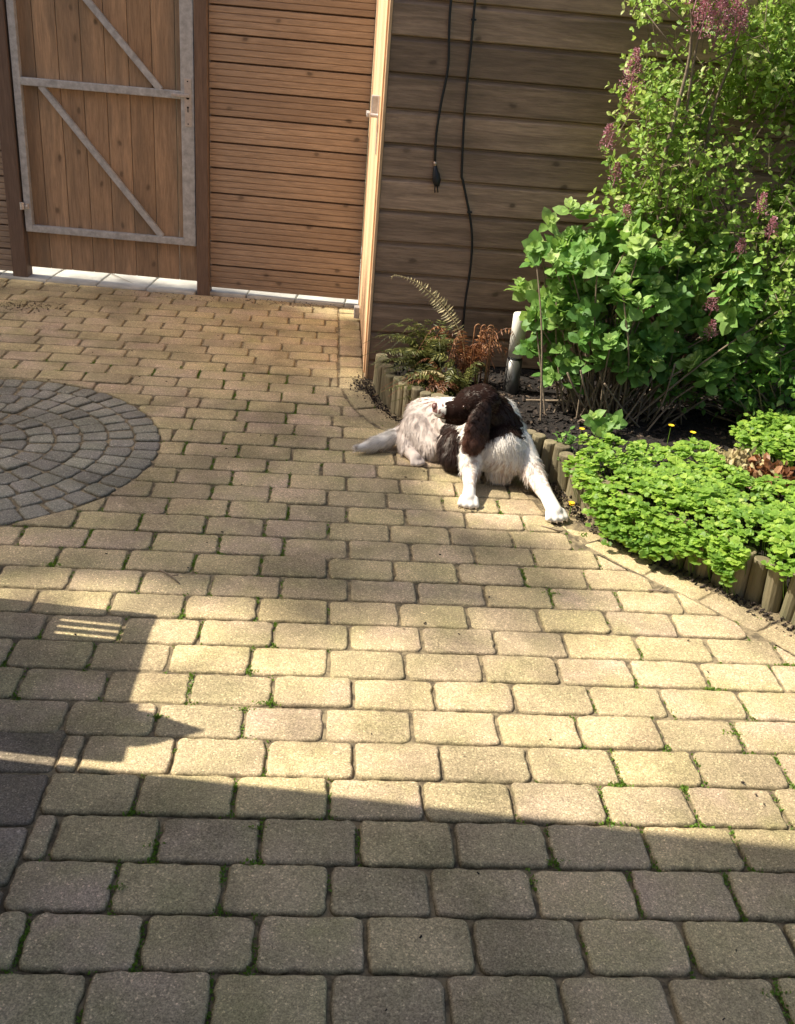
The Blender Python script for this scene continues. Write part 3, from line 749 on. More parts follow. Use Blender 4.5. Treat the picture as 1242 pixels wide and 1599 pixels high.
# bare brown stems low down
for _ in range(20):
    a = rng.uniform(-1.1, 1.1); base = HO+np.array([rng.normal(.18, .16), rng.normal(-.02, .06), -.02]); e = base+np.array([math.sin(a)*.35, rng.normal(-.05, .07), math.cos(a)*.35]); st.tube(smooth_pts([base, (base+e)/2+rng.normal(0, .015, 3), e], .06)-HO, .0042, 5)
st.build('stem', M_stem, hyd, True)

# ---- undergrowth leaves in the dark right background: a second small shrub
lw = empty('leafy_shrub', (2.05, 3.85, .08)); LWo = np.array([2.05, 3.85, .08])
tag(lw, 'low loose green shrub in the shade at the right edge under the lilac', 'shrub')
sh = sample_blobs(420, [((2.0, 3.85, .34), (.36, .22, .20)), ((1.65, 3.95, .30), (.28, .18, .14))], thr=-.1, fs=6, seed=9)
n = len(sh)*5; Pp = np.repeat(sh, 5, 0)+rng.normal(0, .02, (n, 3)); V, Fc, T = leaves(Pp-LWo, rdir(n, .2), rdir(n, 1.5), rng.uniform(.025, .05, n), T_OV, np.clip(rng.normal(.45, .2, n), 0, 1)); new_mesh('foliage', V, Fc, M_hyd, lw, T)
mb = MB()
for p in sh[::6]: mb.tube(np.array([LWo+rng.normal(0, .05, 3)*(1, 1, 0), (LWo+p)/2+rng.normal(0, .03, 3), p])-LWo, [.004, .003, .002], 4, caps=False)
mb.build('stem', M_stem, lw)

# ---- yellow green ground cover along the logs
def cover_top(x, y_):
    return .135+.055*mnoise.noise(Vector((x*3.2, y_*3.2, 7)))+.03*mnoise.noise(Vector((x*9, y_*9, 2)))
P_ = []; tries = 0
while len(P_) < 5200 and tries < 200000:
    tries += 1; x, y_ = rng.uniform(.88, 2.5), rng.uniform(1.6, 3.75); ci, d = curve_near((x, y_)); dd = -d
    if y_ > 3.36+.10*mnoise.noise(Vector((x*4, 1, 0))): continue
    maxd = .62+.10*mnoise.noise(Vector((x*3, y_*3, 0)))
    if x < 1.2: maxd = min(maxd, .62)
    if dd > maxd or dd < (-.06 if x < 1.3 else -.028): continue
    if dd < .03 and mnoise.noise(Vector((x*7, y_*7, 5))) < -.05+(.12 if dd < -.02 else 0): continue
    if ((x-1.66)/.20)**2+((y_-3.25)/.14)**2 < 1: continue       # bare hole with the brown plant
    e = min(1, max(.1, (dd+.085)/.14)); zt = (cover_top(x, y_)+.075)*(.35+.65*math.sqrt(e))
    zt -= .05*max(0, (dd-maxd+.12)/.12); P_.append((x, y_, zt-abs(rng.normal(0, .018))))
for _ in range(900):
    i = int(rng.integers(int(np.searchsorted(arc, 1.55)), int(np.searchsorted(arc, 2.30)))); t_ = rng.random(); off = .02+.075*t_+rng.normal(0, .012)
    if mnoise.noise(Vector((i*.06, 0, 3))) < -.25+.5*t_**2: continue
    p = CV[i]+CN[i]*off*.9; P_.append((p[0], p[1], .17-.13*t_+rng.normal(0, .012)))
# mound at the right rear
while len(P_) < 7000:
    x, y_ = rng.uniform(1.60, 2.4), rng.uniform(3.30, 3.75)
    if ((x-1.98)/.34)**2+((y_-3.5)/.22)**2 < 1: P_.append((x, y_, .24+.05*mnoise.noise(Vector((x*5, y_*5, 0)))-abs(rng.normal(0, .03))))
P_ = np.array(P_); n = len(P_)
out = np.array([CN[curve_near(p)[0]] for p in P_]); up = np.column_stack([out*.35, np.ones(n)])+rng.normal(0, .28, (n, 3))
# each leaf: three rounded leaflets
PP, DD, NN, SS, TT = [], [], [], [], []
for i in range(n):
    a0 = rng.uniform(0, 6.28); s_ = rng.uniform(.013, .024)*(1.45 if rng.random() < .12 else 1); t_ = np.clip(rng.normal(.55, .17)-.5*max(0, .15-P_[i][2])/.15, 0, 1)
    for k in range(3):
        a = a0+k*1.35-1.35; PP.append(P_[i]); DD.append([math.cos(a), math.sin(a), .12+rng.normal(0, .12)]); NN.append(up[i]); SS.append(s_*(1.1 if k == 1 else .95)); TT.append(np.clip(t_+rng.normal(0, .04), 0, 1))
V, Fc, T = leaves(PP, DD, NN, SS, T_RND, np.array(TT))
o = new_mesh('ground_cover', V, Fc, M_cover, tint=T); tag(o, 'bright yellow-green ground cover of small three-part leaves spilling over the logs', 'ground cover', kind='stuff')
mb = MB()
for i in range(0, n, 5):
    p = P_[i]; mb.tube([p, p*.5+np.array([p[0]-out[i][0]*.03, p[1]-out[i][1]*.03, max(.02, p[2]-.07)])*.5, (p[0]-out[i][0]*.05, p[1]-out[i][1]*.05, max(.0, p[2]-.11))], .0012, 3, caps=False)
mb.build('ground_cover_stems', M_weed); tag(bpy.context.scene.objects['ground_cover_stems'], 'thin pale stems under the bright ground cover leaves', 'plant stems', kind='stuff')

# brown dead tuft in the ground cover
bt = empty('withered_plant', (1.66, 3.25, .09)); tag(bt, 'withered reddish brown plant tuft in a hollow of the bright ground cover', 'plant')
n = 420; D_ = rdir(n, .9); Pp = rng.normal(0, 1, (n, 3))*np.array([.07, .05, .02])+np.array([0, 0, .06]); V, Fc, T = leaves(Pp, D_, rdir(n, 1), rng.uniform(.02, .05, n), T_OV, rng.random(n)); new_mesh('dead_leaf', V, Fc, M_dry, bt, T)
n = 220; V, Fc, T = leaves(rng.normal(0, 1, (n, 3))*np.array([.05, .04, .02])+np.array([-.10, .03, .09]), rdir(n, .9), rdir(n, 1), rng.uniform(.02, .045, n), T_OV, rng.random(n)); new_mesh('dry_leaf', V, Fc, M_tan, bt, T)

# small plants and yellow flowers at the bed edge
def small_plant(x, y_, z_, h, nl, label, name='small_plant', mat=None, size=.04):
    e = empty(name, (x, y_, z_)); tag(e, label, 'plant')
    st = MB(); P_, D_, Nn, Sz = [], [], [], []
    for i in range(nl//6+1):
        a = rng.uniform(0, 6.28); tip = np.array([math.cos(a)*h*.35, math.sin(a)*h*.35, h*rng.uniform(.6, 1)]); st.tube([(0, 0, 0), tip*.5+(0, 0, h*.1), tip], .0016, 4)
        for k in range(6):
            t = .35+.65*k/5; b_ = a+k*2.4; P_.append(tip*t); D_.append([math.cos(b_), math.sin(b_), .5]); Nn.append([0, 0, 1]+rng.normal(0, .3, 3)); Sz.append(size*rng.uniform(.6, 1.1)*(1.2-.5*t))
    V, Fc, T = leaves(P_, D_, Nn, Sz, T_OV, np.clip(rng.normal(.5, .2, len(P_)), 0, 1)); new_mesh('foliage', V, Fc, mat or M_hyd, e, T); st.build('stem', M_weed, e); return e
small_plant(.965, 3.50, .09, .10, 24, 'small leafy plant just right of the dog on the bed edge')
small_plant(1.03, 3.42, .09, .07, 26, 'tiny bushy seedling between the dog and the ground cover', mat=M_cover, size=.028)
small_plant(.94, 3.38, .09, .05, 14, 'smallest green sprout above the logs right of the dog', size=.03)
def flower(x, y_, z_, h, label, r=.014, heads=1):
    e = empty('yellow_flower', (x, y_, z_)); tag(e, label, 'flower', 'small yellow flowers')
    st = MB(); pt = MB()
    for k in range(heads):
        ox_, oy_ = (rng.normal(0, .016), rng.normal(0, .012)) if heads > 1 else (0, 0); hz = h*rng.uniform(.7, 1) if heads > 1 else h
        st.tube([(ox_*.3, oy_*.3, 0), (ox_*.7, oy_*.7, hz*.6), (ox_, oy_, hz)], .0014, 5)
        P_, D_, Nn, Sz = [], [], [], []
        for q in range(6):
            a = q*math.pi/3; P_.append((ox_, oy_, hz)); D_.append([math.cos(a), math.sin(a), .5]); Nn.append([-math.cos(a)*.4, -math.sin(a)*.4, 1]); Sz.append(r*1.1)
        V, Fc, T = leaves(P_, D_, Nn, Sz, T_RND, np.zeros(len(P_))); pt.add(V, Fc, T)
    st.build('stem', M_weed, e); pt.build('petals', M_petal, e)
flower(.925, 3.14, .0, .055, 'yellow flower pair growing by the dog\'s right front paw', .012, 3)
flower(1.02, 3.50, .10, .10, 'yellow flower above the left end of the ground cover', .012)
flower(1.42, 3.62, .09, .10, 'yellow flower on the dark soil, left one behind the ground cover', .013)
flower(1.50, 3.58, .09, .09, 'orange-yellow bloom on dark soil, right one behind the ground cover', .013)
flower(1.045, 3.28, .14, .08, 'yellow flower poking out of the left part of the ground cover', .011)

# ---- ferns by the shed corner
def frond(path, plen, mat, parent, org, npin=26, droop=.2, w0=.0022, tint=(.3, .25), roll=0, skip=.12):
    q = smooth_pts(path, .012); L_ = len(q); T = np.gradient(q, axis=0); T /= np.linalg.norm(T, axis=1)[:, None]
    mb = MB(); mb.tube(q-org, np.linspace(w0, w0*.4, L_), 5, tint=(.4, .5, .5))
    P_, D_, Nn, Sz = [], [], [], []
    for k in range(npin):
        t = skip+(1-skip)*k/npin; i = min(L_-1, int(t*L_)); tt = T[i]; side = np.cross(tt, (0, 0, 1)); side /= np.linalg.norm(side)+1e-9; nr = np.cross(side, tt)
        side, nr = side*math.cos(roll)+nr*math.sin(roll), nr*math.cos(roll)-side*math.sin(roll)
        ln = plen*math.sin(min(1, (t-skip)/(1-skip)*1.02+.10)*math.pi)**.7*(1.15-t*.55)
        for sg in (-1, 1):
            P_.append(q[i]); D_.append(side*sg+tt*.35-np.array([0, 0, droop])+rng.normal(0, .09, 3)); Nn.append(nr+rng.normal(0, .2, 3)); Sz.append(max(.008, ln*rng.uniform(.85, 1.1)))
    tp = (T_NAR[0]*np.array([1, 1.15, 1]), T_NAR[1])
    V, Fc, Tn = leaves(np.array(P_)-org, D_, Nn, Sz, tp, np.clip(rng.normal(tint[0], tint[1], len(P_)), 0, 1)); mb.add(V, Fc, Tn)
    return mb.build('frond', mat, parent)
FO = np.array([.66, 4.27, .09]); fe = empty('brown_fern', FO); tag(fe, 'half withered fern with rusty curled fronds and one tall tan frond, by the shed wall', 'fern')
frond([FO, (.64, 4.25, .24), (.60, 4.26, .36), (.50, 4.30, .47), (.40, 4.32, .54), (.30, 4.33, .565), (.285, 4.33, .545)], .050, M_tan, fe, FO, 34, .35, .0028, (.6, .3), roll=.9, skip=.34)
for k in range(20):
    a = rng.uniform(0, 6.28); r = rng.uniform(.08, .20); h = rng.uniform(.14, .30)
    e1 = FO+np.array([math.cos(a)*r, math.sin(a)*r*.6-.02, h]); e2 = FO+np.array([math.cos(a)*r*1.5, math.sin(a)*r*.9-.03, h-rng.uniform(.04, .15)])
    frond([FO+rng.normal(0, .01, 3), (FO+e1)/2+(0, 0, .06), e1, e2], .042, M_dry, fe, FO, 20, .5, .002, (.45, .3), roll=rng.uniform(-.8, .8))
# curled croziers
cz = MB()
for k in range(14):
    a = rng.uniform(0, 6.28); b_ = FO+np.array([rng.normal(.03, .05), rng.normal(-.02, .03), 0]); h = rng.uniform(.14, .30); pts = [b_+np.array([0, 0, h*t]) for t in (0, .4, .8)]
    for t in np.linspace(0, 5.2, 12): pts.append(b_+np.array([math.cos(a)*(.018-.018*(1-t/5.2*.8)*math.cos(t)), 0, h+.018*(1-t/5.2*.8)*math.sin(t)]))
    cz.tube(np.array(pts)-FO, np.linspace(.0035, .002, len(pts)), 6, tint=(rng.uniform(.3, .9), .5, .5))
cz.build('curled_frond', M_dry, fe, True)
GO = np.array([.50, 4.30, .09]); fg = empty('green_fern', GO); tag(fg, 'low dull green fern with arching fronds beside the shed corner', 'fern')
for (dx, dy, h, pl_) in [(-.30, .05, .20, .07), (-.26, -.05, .22, .07), (-.18, .08, .27, .06), (-.12, -.12, .17, .06), (-.05, .05, .28, .06), (.02, -.15, .17, .06), (-.24, .12, .24, .06), (-.20, -.14, .13, .06), (-.10, .10, .25, .06), (.12, .06, .26, .055), (-.32, -.02, .14, .06), (-.08, -.20, .12, .06), (.08, -.10, .2, .05), (-.16, 0, .25, .06), (.05, .1, .27, .05), (-.22, -.16, .10, .065), (-.28, -.10, .12, .06), (-.14, -.24, .08, .06), (.0, -.26, .10, .06), (-.20, -.05, .2, .065), (-.02, -.1, .22, .06)]+[(rng.uniform(-.28, .14), rng.uniform(-.22, .10), rng.uniform(.10, .24), .065) for _ in range(16)]:
    frond([GO, GO+(dx*.35, dy*.35, h*.85), GO+(dx*.75, dy*.75, h), GO+(dx*1.08, dy*1.08, h*.72)], pl_, M_fern, fg, GO, 26, .15, .002, (.35, .3), roll=rng.uniform(-.3, .3))
SO = np.array([.62, 4.08, .08]); fs = empty('front_fern', SO); tag(fs, 'small fern with yellowish fronds hanging over the logs behind the dog', 'fern')
for (dx, dy, h, tn) in [(-.24, -.05, .14, .9), (-.16, .05, .19, .6), (-.20, -.12, .07, .5), (-.08, -.1, .14, .4), (-.26, .0, .10, .7), (.05, -.05, .18, .3), (.10, .05, .17, .3), (-.28, -.10, .04, .3)]+[(rng.uniform(-.36, -.08), rng.uniform(-.12, .14), rng.uniform(.06, .17), rng.uniform(.2, .75)) for _ in range(12)]:
    frond([SO, SO+(dx*.4, dy*.4, h*.9), SO+(dx*.8, dy*.8, h), SO+(dx*1.15, dy*1.15, h*.55)], .055, M_tan if tn > .8 else M_fern, fs, SO, 24, .2, .002, (tn, .2), roll=rng.uniform(-.3, .3))
for (dx, dy, h) in [(-.28, -.03, .02), (-.25, .02, .05), (-.22, -.08, 0), (-.30, .04, .03), (-.18, -.10, .02), (-.12, -.12, .03), (-.33, .02, .0), (-.2, .08, .1)]:
    frond([SO, SO+(dx*.4, dy*.4, .10), SO+(dx*.8, dy*.8, .07+h), SO+(dx*1.2, dy*1.2-.02, h)], .045, M_dry, fs, SO, 22, .3, .002, (.3, .25))

# dead twig on the soil, leaves and twigs on the paving
def twig(pts, r, label, org=None):
    pts = np.array(pts, float); e = pts[0].copy(); mb = MB(); mb.tube(smooth_pts(pts-e, .02), r, 6)
    if len(pts) > 2: d = pts[2]-pts[1]; mb.tube(np.array([pts[1]-e, pts[1]-e+d*.4+np.array([.01, .02, .003])]), r*.7, 5)
    o = mb.build('twig', M_stem, None, True); o.location = e; return tag(o, label, 'twig')
twig([(1.20, 3.95, .12), (1.08, 3.96, .15), (.98, 4.0, .135), (.90, 4.02, .125)], .005, 'bare forked twig lying on the dark soil right of the lamp')
twig([(-.47, 2.62, .004), (-.43, 2.58, .008), (-.40, 2.545, .004)], .0025, 'short dark twig lying on the paving below the cobble circle')
twig([(1.07, 2.62, .004), (1.10, 2.615, .006), (1.13, 2.612, .004)], .003, 'straight brown twig on the paving right of centre, near the border stones')
twig([(.80, 3.04, .003), (.83, 3.02, .006), (.87, 3.0, .004)], .0022, 'thin reddish twig on the paving in front of the dog')
twig([(-2.02, 5.55, .004), (-1.98, 5.72, .05), (-1.93, 5.88, .12)], .006, 'bare stick leaning in the dark corner beside the hinge post')
# debris stuff on the paving
P_ = []
for _ in range(150):
    P_.append((rng.uniform(-2, 1.3), rng.uniform(1.0, 5.8)**1.0, .003))
for _ in range(260): P_.append((rng.normal(-1.68, .10), rng.normal(5.45, .05), .004))
for _ in range(400): P_.append((rng.normal(-.1, .5), rng.uniform(5.80, 5.93)-.0, .003))
P_ = np.array([p for p in P_ if curve_near(p)[1] > .02 or p[1] > 4.4]); n = len(P_)
D_ = rdir(n); D_[:, 2] *= .1
V, Fc, T = leaves(P_, D_, rdir(n, 3), rng.uniform(.003, .010, n), (tv, tf), rng.random(n))
tag(new_mesh('debris', V, Fc, M_chip, tint=T), 'scattered crumbs and dry bits lying on the paving', 'debris', kind='stuff')

# weeds and moss in the joints
P_, Tt = [], []
def joint_pts(n):
    out = []
    for _ in range(n):
        k = rng.integers(-1, 33); ya = Y0+PITCH_Y*(k-1)
        j0 = JX[k] if 0 <= k < len(JX) else .06
        out.append((k, ya, j0))
    return out
weed_c = []
for (k, ya, j0) in joint_pts(5200):
    i = rng.integers(-9, 8); x = j0+LX*i
    if rng.random() < .72: p = (x+rng.normal(0, .002), ya+rng.uniform(0, PITCH_Y))
    else: p = (x+rng.normal(0, .012), ya+rng.normal(0, .003))
    g = mnoise.noise(Vector((p[0]*1.6, p[1]*1.6, 11)))
    if g < -.05+.25*rng.random() or p[1] > 4.6: continue
    if np.linalg.norm(np.array(p)-CEN) < RC-.0: continue
    if curve_near(p)[1] < .05: continue
    if p[1] < 1.93 and p[0] < -.55: continue
    weed_c.append(p)
big = [p for p in weed_c if p[1] < 2.8][::28]
for p in weed_c:
    m_ = rng.integers(5, 16)
    for _ in range(m_): P_.append((p[0]+rng.normal(0, .0035), p[1]+rng.normal(0, .010), -.006)); Tt.append(rng.uniform(.1, .8))
n1 = len(P_)
for p in big:
    for _ in range(int(rng.uniform(25, 70))): P_.append((p[0]+rng.normal(0, .016), p[1]+rng.normal(0, .0035), -.003)); Tt.append(rng.uniform(.4, 1))
P_ = np.array(P_); n = len(P_); D_ = rdir(n, .9); D_[:, 2] = abs(D_[:, 2])
sz = rng.uniform(.005, .011, n); sz[n1:] = rng.uniform(.005, .011, n-n1)
V, Fc, T = leaves(P_, D_, rdir(n, .5), sz*.85, T_OV, np.array(Tt))
tag(new_mesh('joint_moss', V, Fc, M_weed, tint=T), 'tiny green weeds and moss growing in the paving joints', 'moss', kind='stuff')
# ================================================================ DOG
dog = empty('dog', (.58, 3.50, 0)); DO = np.array([.58, 3.50, 0])
tag(dog, 'white and dark brown spaniel lying on the paving with its head turned to the left', 'dog')
def A(*v): return np.array(v, float)
# a, b, ra, rb, fur flow, fur length, how flat the fur lies (0 stands, 1 flat)
DB = [
 (A(.700, 3.440, .130), A(.625, 3.600, .135), .108, .122, A(-.4, .5, -.9), .030, .86),   # chest to ribs
 (A(.625, 3.600, .135), A(.520, 3.720, .120), .122, .100, A(-.5, .5, -.6), .026, .88),
 (A(.520, 3.720, .120), A(.435, 3.795, .100), .100, .088, A(-.6, .4, -.6), .028, .86),
 (A(.715, 3.430, .115), A(.700, 3.415, .075), .098, .068, A(.0, -.35, -1), .050, .76),   # breast
 (A(.700, 3.420, .150), A(.752, 3.435, .138), .088, .068, A(.15, -.35, -1), .036, .82),
 (A(.600, 3.455, .290), A(.680, 3.500, .235), .062, .082, A(.8, .1, -.7), .030, .74),   # neck
 (A(.680, 3.500, .235), A(.705, 3.490, .165), .082, .100, A(.35, -.2, -1), .030, .86),
 (A(.606, 3.455, .308), A(.566, 3.442, .304), .070, .064, A(.9, .1, .1), .020, .74),   # skull
 (A(.575, 3.440, .290), A(.500, 3.428, .276), .056, .046, A(.9, .0, -.1), .011, .82),   # cheeks
 (A(.500, 3.428, .279), A(.447, 3.422, .278), .042, .031, A(.9, .0, -.2), .007, .86),   # muzzle
 (A(.520, 3.428, .252), A(.472, 3.424, .248), .034, .024, A(.5, .0, -.8), .008, .90),   # flews, jaw
 (A(.762, 3.450, .145), A(.797, 3.385, .095), .062, .052, A(.2, -.3, -1), .024, .85),   # right shoulder and arm
 (A(.797, 3.385, .095), A(.825, 3.320, .062), .050, .039, A(.3, -.3, -.9), .034, .74),
 (A(.825, 3.320, .062), A(.848, 3.190, .044), .038, .026, A(.1, -1, -.25), .014, .88),
 (A(.848, 3.190, .044), A(.862, 3.110, .026), .027, .029, A(.1, -1, -.3), .007, .92),
 (A(.615, 3.470, .130), A(.590, 3.410, .090), .068, .054, A(-.2, -.3, -1), .026, .85),   # left shoulder and arm
 (A(.590, 3.410, .090), A(.576, 3.360, .060), .048, .036, A(-.1, -.3, -1), .034, .76),
 (A(.576, 3.360, .060), A(.563, 3.250, .048), .033, .0235, A(0, -1, -.3), .012, .88),
 (A(.563, 3.250, .048), A(.555, 3.190, .027), .0235, .026, A(0, -1, -.3), .007, .92),
 (A(.545, 3.540, .085), A(.530, 3.500, .060), .082, .058, A(-.2, -.3, -1), .034, .80),   # brown flank feathering
 (A(.450, 3.770, .085), A(.400, 3.695, .075), .088, .080, A(-.4, -.5, -.8), .036, .80),   # thigh
 (A(.400, 3.695, .075), A(.455, 3.600, .048), .078, .050, A(-.1, -.6, -.8), .032, .80),
 (A(.360, 3.690, .055), A(.350, 3.620, .032), .050, .030, A(-.1, -.7, -.6), .036, .78),   # hock
 (A(.350, 3.620, .030), A(.385, 3.545, .022), .026, .024, A(.3, -1, -.3), .014, .85),
 (A(.410, 3.790, .075), A(.300, 3.690, .050), .040, .030, A(-.8, -.6, -.3), .040, .82),   # tail
 (A(.300, 3.690, .050), A(.215, 3.635, .036), .033, .027, A(-1, -.4, -.35), .046, .80),
 (A(.215, 3.635, .036), A(.160, 3.608, .030), .023, .013, A(-1, -.35, -.05), .034, .92),
]
# toes of the two front paws and the hind paw
def toes(c, fwd, r=.0145, n=4, spread=.0215):
    c = np.array(c); fwd = np.array(fwd, float); fwd /= np.linalg.norm(fwd); sd_ = np.array([-fwd[1], fwd[0], 0])
    for k in range(n):
        o_ = (k-(n-1)/2)*spread; adv = .026-(.008 if k in (0, n-1) else 0)
        a = c+sd_*o_*.8+A(0, 0, .004); b = c+sd_*o_+fwd*adv; b[2] = r*.95
        DB.append((a, b, r*1.0, r*.98, np.append(fwd[:2], -.3), .004, .92))
toes((.555, 3.185, .024), (-.15, -1, 0), .013, 4, .019); toes((.862, 3.105, .024), (.25, -1, 0)); toes((.387, 3.540, .018), (.35, -1, 0), .011, 4, .015)
ico = bmesh.new(); bmesh.ops.create_icosphere(ico, subdivisions=3, radius=1); ico.verts.index_update()
IV = np.array([v.co[:] for v in ico.verts]); IF = [[v.index for v in f.verts] for f in ico.faces]; ico.free()
def capsule_union(bones, vox, smooth_it=6, disp=None):
    mb = MB()
    for b in bones:
        L_ = np.linalg.norm(b[1]-b[0]); n = max(2, int(L_/(min(b[2], b[3])*.28))+2)
        for k in range(n):
            t = k/(n-1); mb.add(IV*(b[2]*(1-t)+b[3]*t)+b[0]*(1-t)+b[1]*t-DO, IF, (0, 0, 0))
    o = mb.build('tmp', None); r = o.modifiers.new('r', 'REMESH'); r.mode = 'VOXEL'; r.voxel_size = vox
    s_ = o.modifiers.new('s', 'SMOOTH'); s_.iterations = smooth_it; s_.factor = .6
    dg = bpy.context.evaluated_depsgraph_get(); me = bpy.data.meshes.new_from_object(o.evaluated_get(dg)); bpy.data.objects.remove(o)
    V = np.empty(len(me.vertices)*3); me.vertices.foreach_get('co', V); V = V.reshape(-1, 3)
    Fc = [list(p.vertices) for p in me.polygons]; bpy.data.meshes.remove(me); return V, Fc
WHITE, BROWN, RUST, NOSE = A(.76, .71, .64), A(.019, .0105, .0085), A(.11, .045, .028), A(.17, .085, .075)
def sph(p, c, r): return np.linalg.norm((p-np.array(c)), axis=1)/r
def coat(P):   # P world positions -> colour and brown mask
    nz = np.array([mnoise.noise(Vector(p*38)) for p in P])*.10+np.array([mnoise.noise(Vector(p*110)) for p in P])*.06
    br = np.zeros(len(P), bool)
    for c, r in (((.590, 3.450, .300), .100), ((.705, 3.445, .272), .094), ((.655, 3.42, .262), .085), ((.528, 3.505, .075), .080), ((.60, 3.44, .31), .115), ((.55, 3.56, .10), .085), ((.525, 3.43, .262), .060), ((.505, 3.41, .275), .046), ((.505, 3.43, .245), .048), ((.64, 3.50, .31), .085), ((.735, 3.42, .205), .052), ((.49, 3.40, .285), .040)):
        br |= (sph(P, c, r)+nz) < 1
    br &= ~((P[:, 0] < .463+.03*nz) & (P[:, 2] > .18))
    br &= ~(P[:, 0]+nz*.3 > .775)
    br &= ~((P[:, 1] > 3.50) & (P[:, 0] > .70))
    br &= ~(P[:, 0]*.115+P[:, 2]*.105+nz*.006 > .1140)
    col = np.where(br[:, None], BROWN, WHITE)
    # greyish roan ticking on the muzzle and lower legs, even duller tint on the thigh
    tick = np.array([mnoise.noise(Vector(p*75)+Vector((9, 0, 0))) for p in P])
    mz = (P[:, 0] < .46) & (P[:, 2] > .18) & (tick > .24); col[mz] = A(.22, .13, .11)
    th = (P[:, 0] > .31) & (P[:, 1] > 3.5) & (P[:, 0] < .50) & (~br); col[th] *= A(.86, .79, .77)
    roan = (P[:, 1] > 3.22) & (P[:, 1] < 3.36) & (P[:, 2] < .12) & (tick > .0) & ~br; col[roan] *= A(.70, .60, .55)
    lip = (abs(P[:, 2]-.252-(P[:, 0]-.45)*.05) < .0035) & (P[:, 0] < .53) & (P[:, 1] < 3.425); col[lip] = A(.03, .015, .012)
    ns = (P[:, 0] < .434) & (P[:, 2] > .272); col[ns] = NOSE
    return col
V, Fc = capsule_union(DB, .004, 5)
VW = V+DO; BC = coat(VW)
def fur_mat(name):
    mt, n, b = mat_base(name); a = attr(n); lk(n, a.outputs['Color'], b.inputs['Base Color'])
    b.inputs['Roughness'].default_value = .45; b.inputs['Specular IOR Level'].default_value = .3
    b.inputs['Specular Tint'].default_value = (1, .9, .8, 1)
    return mt
M_fur = fur_mat('fur')
M_skin = fur_mat('undercoat'); M_skin.node_tree.nodes['Principled BSDF'].inputs['Specular IOR Level'].default_value = 0
body = new_mesh('body', V, Fc, M_skin, dog, BC, smooth=True)

def seg_near(P, bones):
    best = np.full(len(P), 1e9); idx_ = np.zeros(len(P), int)
    for i, b in enumerate(bones):
        d = b[1]-b[0]; t = np.clip(((P-b[0])@d)/(d@d), 0, 1); dist = np.linalg.norm(P-(b[0]+t[:, None]*d), axis=1)-(b[2]*(1-t)+b[3]*t)
        m_ = dist < best; best[m_] = dist[m_]; idx_[m_] = i
    return idx_
def tri_sample(V, Fc, n):
    tr_ = []
    for f in Fc:
        for k in range(1, len(f)-1): tr_.append((f[0], f[k], f[k+1]))
    tr_ = np.array(tr_); a, b, c = V[tr_[:, 0]], V[tr_[:, 1]], V[tr_[:, 2]]; cr = np.cross(b-a, c-a); ar = np.linalg.norm(cr, axis=1)+1e-12
    i = rng.choice(len(tr_), n, p=ar/ar.sum()); u, w = rng.random(n), rng.random(n); fl = u+w > 1; u[fl], w[fl] = 1-u[fl], 1-w[fl]
    return a[i]+(b[i]-a[i])*u[:, None]+(c[i]-a[i])*w[:, None], cr[i]/ar[i][:, None]
def make_fur(name, P, Nr, flow, length, lie, col, width, parent, wave=0., segs=4):
    """P world positions; clumped, tapered strands as thin ribbons"""
    n = len(P); flow = flow-Nr*(flow*Nr).sum(1)[:, None]; flow /= np.linalg.norm(flow, axis=1)[:, None]+1e-9
    # clumping: neighbours share a direction offset
    cl_ = np.array([[mnoise.noise(Vector(p*55)), mnoise.noise(Vector(p*55)+Vector((7, 3, 1))), mnoise.noise(Vector(p*55)+Vector((1, 9, 4)))] for p in P])
    flow = flow+cl_*.60+rng.normal(0, .16, (n, 3)); flow /= np.linalg.norm(flow, axis=1)[:, None]
    length = length*rng.uniform(.55, 1.05, n); side = np.cross(Nr, flow); side /= np.linalg.norm(side, axis=1)[:, None]+1e-9
    ph = cl_[:, 0]*9; V = np.empty((n, segs*2+1, 3)); T = np.empty((n, segs*2+1, 3)); sh_ = rng.uniform(.80, 1.12, n)[:, None]; dk = (col[:, 0] < .1)[:, None]; sh_ = np.where(dk, rng.uniform(.5, 2.0, n)[:, None]**1.2, sh_)
    for k in range(segs+1):
        t = k/segs; h = (1-lie)*(1-.35*t)
        p = P-Nr*.0012+flow*(length*t*lie)[:, None]+Nr*(length*h*t)[:, None]+side*(wave*np.sin(ph+t*7)*length*.35*t**.5)[:, None]
        p = p+np.array([0, 0, -1])*(length*.22*t*t)[:, None]; p[:, 2] = np.maximum(p[:, 2], .0015)
        w = width*(1-t)**.6
        if k < segs: V[:, 2*k] = p-side*w/2; V[:, 2*k+1] = p+side*w/2; T[:, 2*k] = T[:, 2*k+1] = col*sh_*(.80+.28*t)
        else: V[:, 2*k] = p; T[:, 2*k] = col*sh_*1.08
    m_ = segs*2+1; base = np.arange(n)[:, None]*m_; Fc = []
    for k in range(segs-1): Fc += (base+np.array([2*k, 2*k+1, 2*k+3, 2*k+2])).tolist()
    Fc += (base+np.array([2*segs-2, 2*segs-1, 2*segs])).tolist()
    return new_mesh(name, V.reshape(-1, 3)-DO, Fc, M_fur, parent, np.clip(T.reshape(-1, 3), 0, 1), smooth=True)
nF = 60000
Pf, Nf = tri_sample(V, Fc, nF); Pf = Pf+DO; ii = seg_near(Pf, DB)
flow = np.array([DB[i][4] for i in ii], float); ln = np.array([DB[i][5] for i in ii]); li = np.array([DB[i][6] for i in ii])
keep_ = ~((Pf[:, 0] < .440) & (Pf[:, 2] > .262)); Pf, Nf, flow, ln, li = Pf[keep_], Nf[keep_], flow[keep_], ln[keep_], li[keep_]
cf = coat(Pf)
make_fur('coat', Pf, Nf, flow, ln, li, cf, .0020, dog)
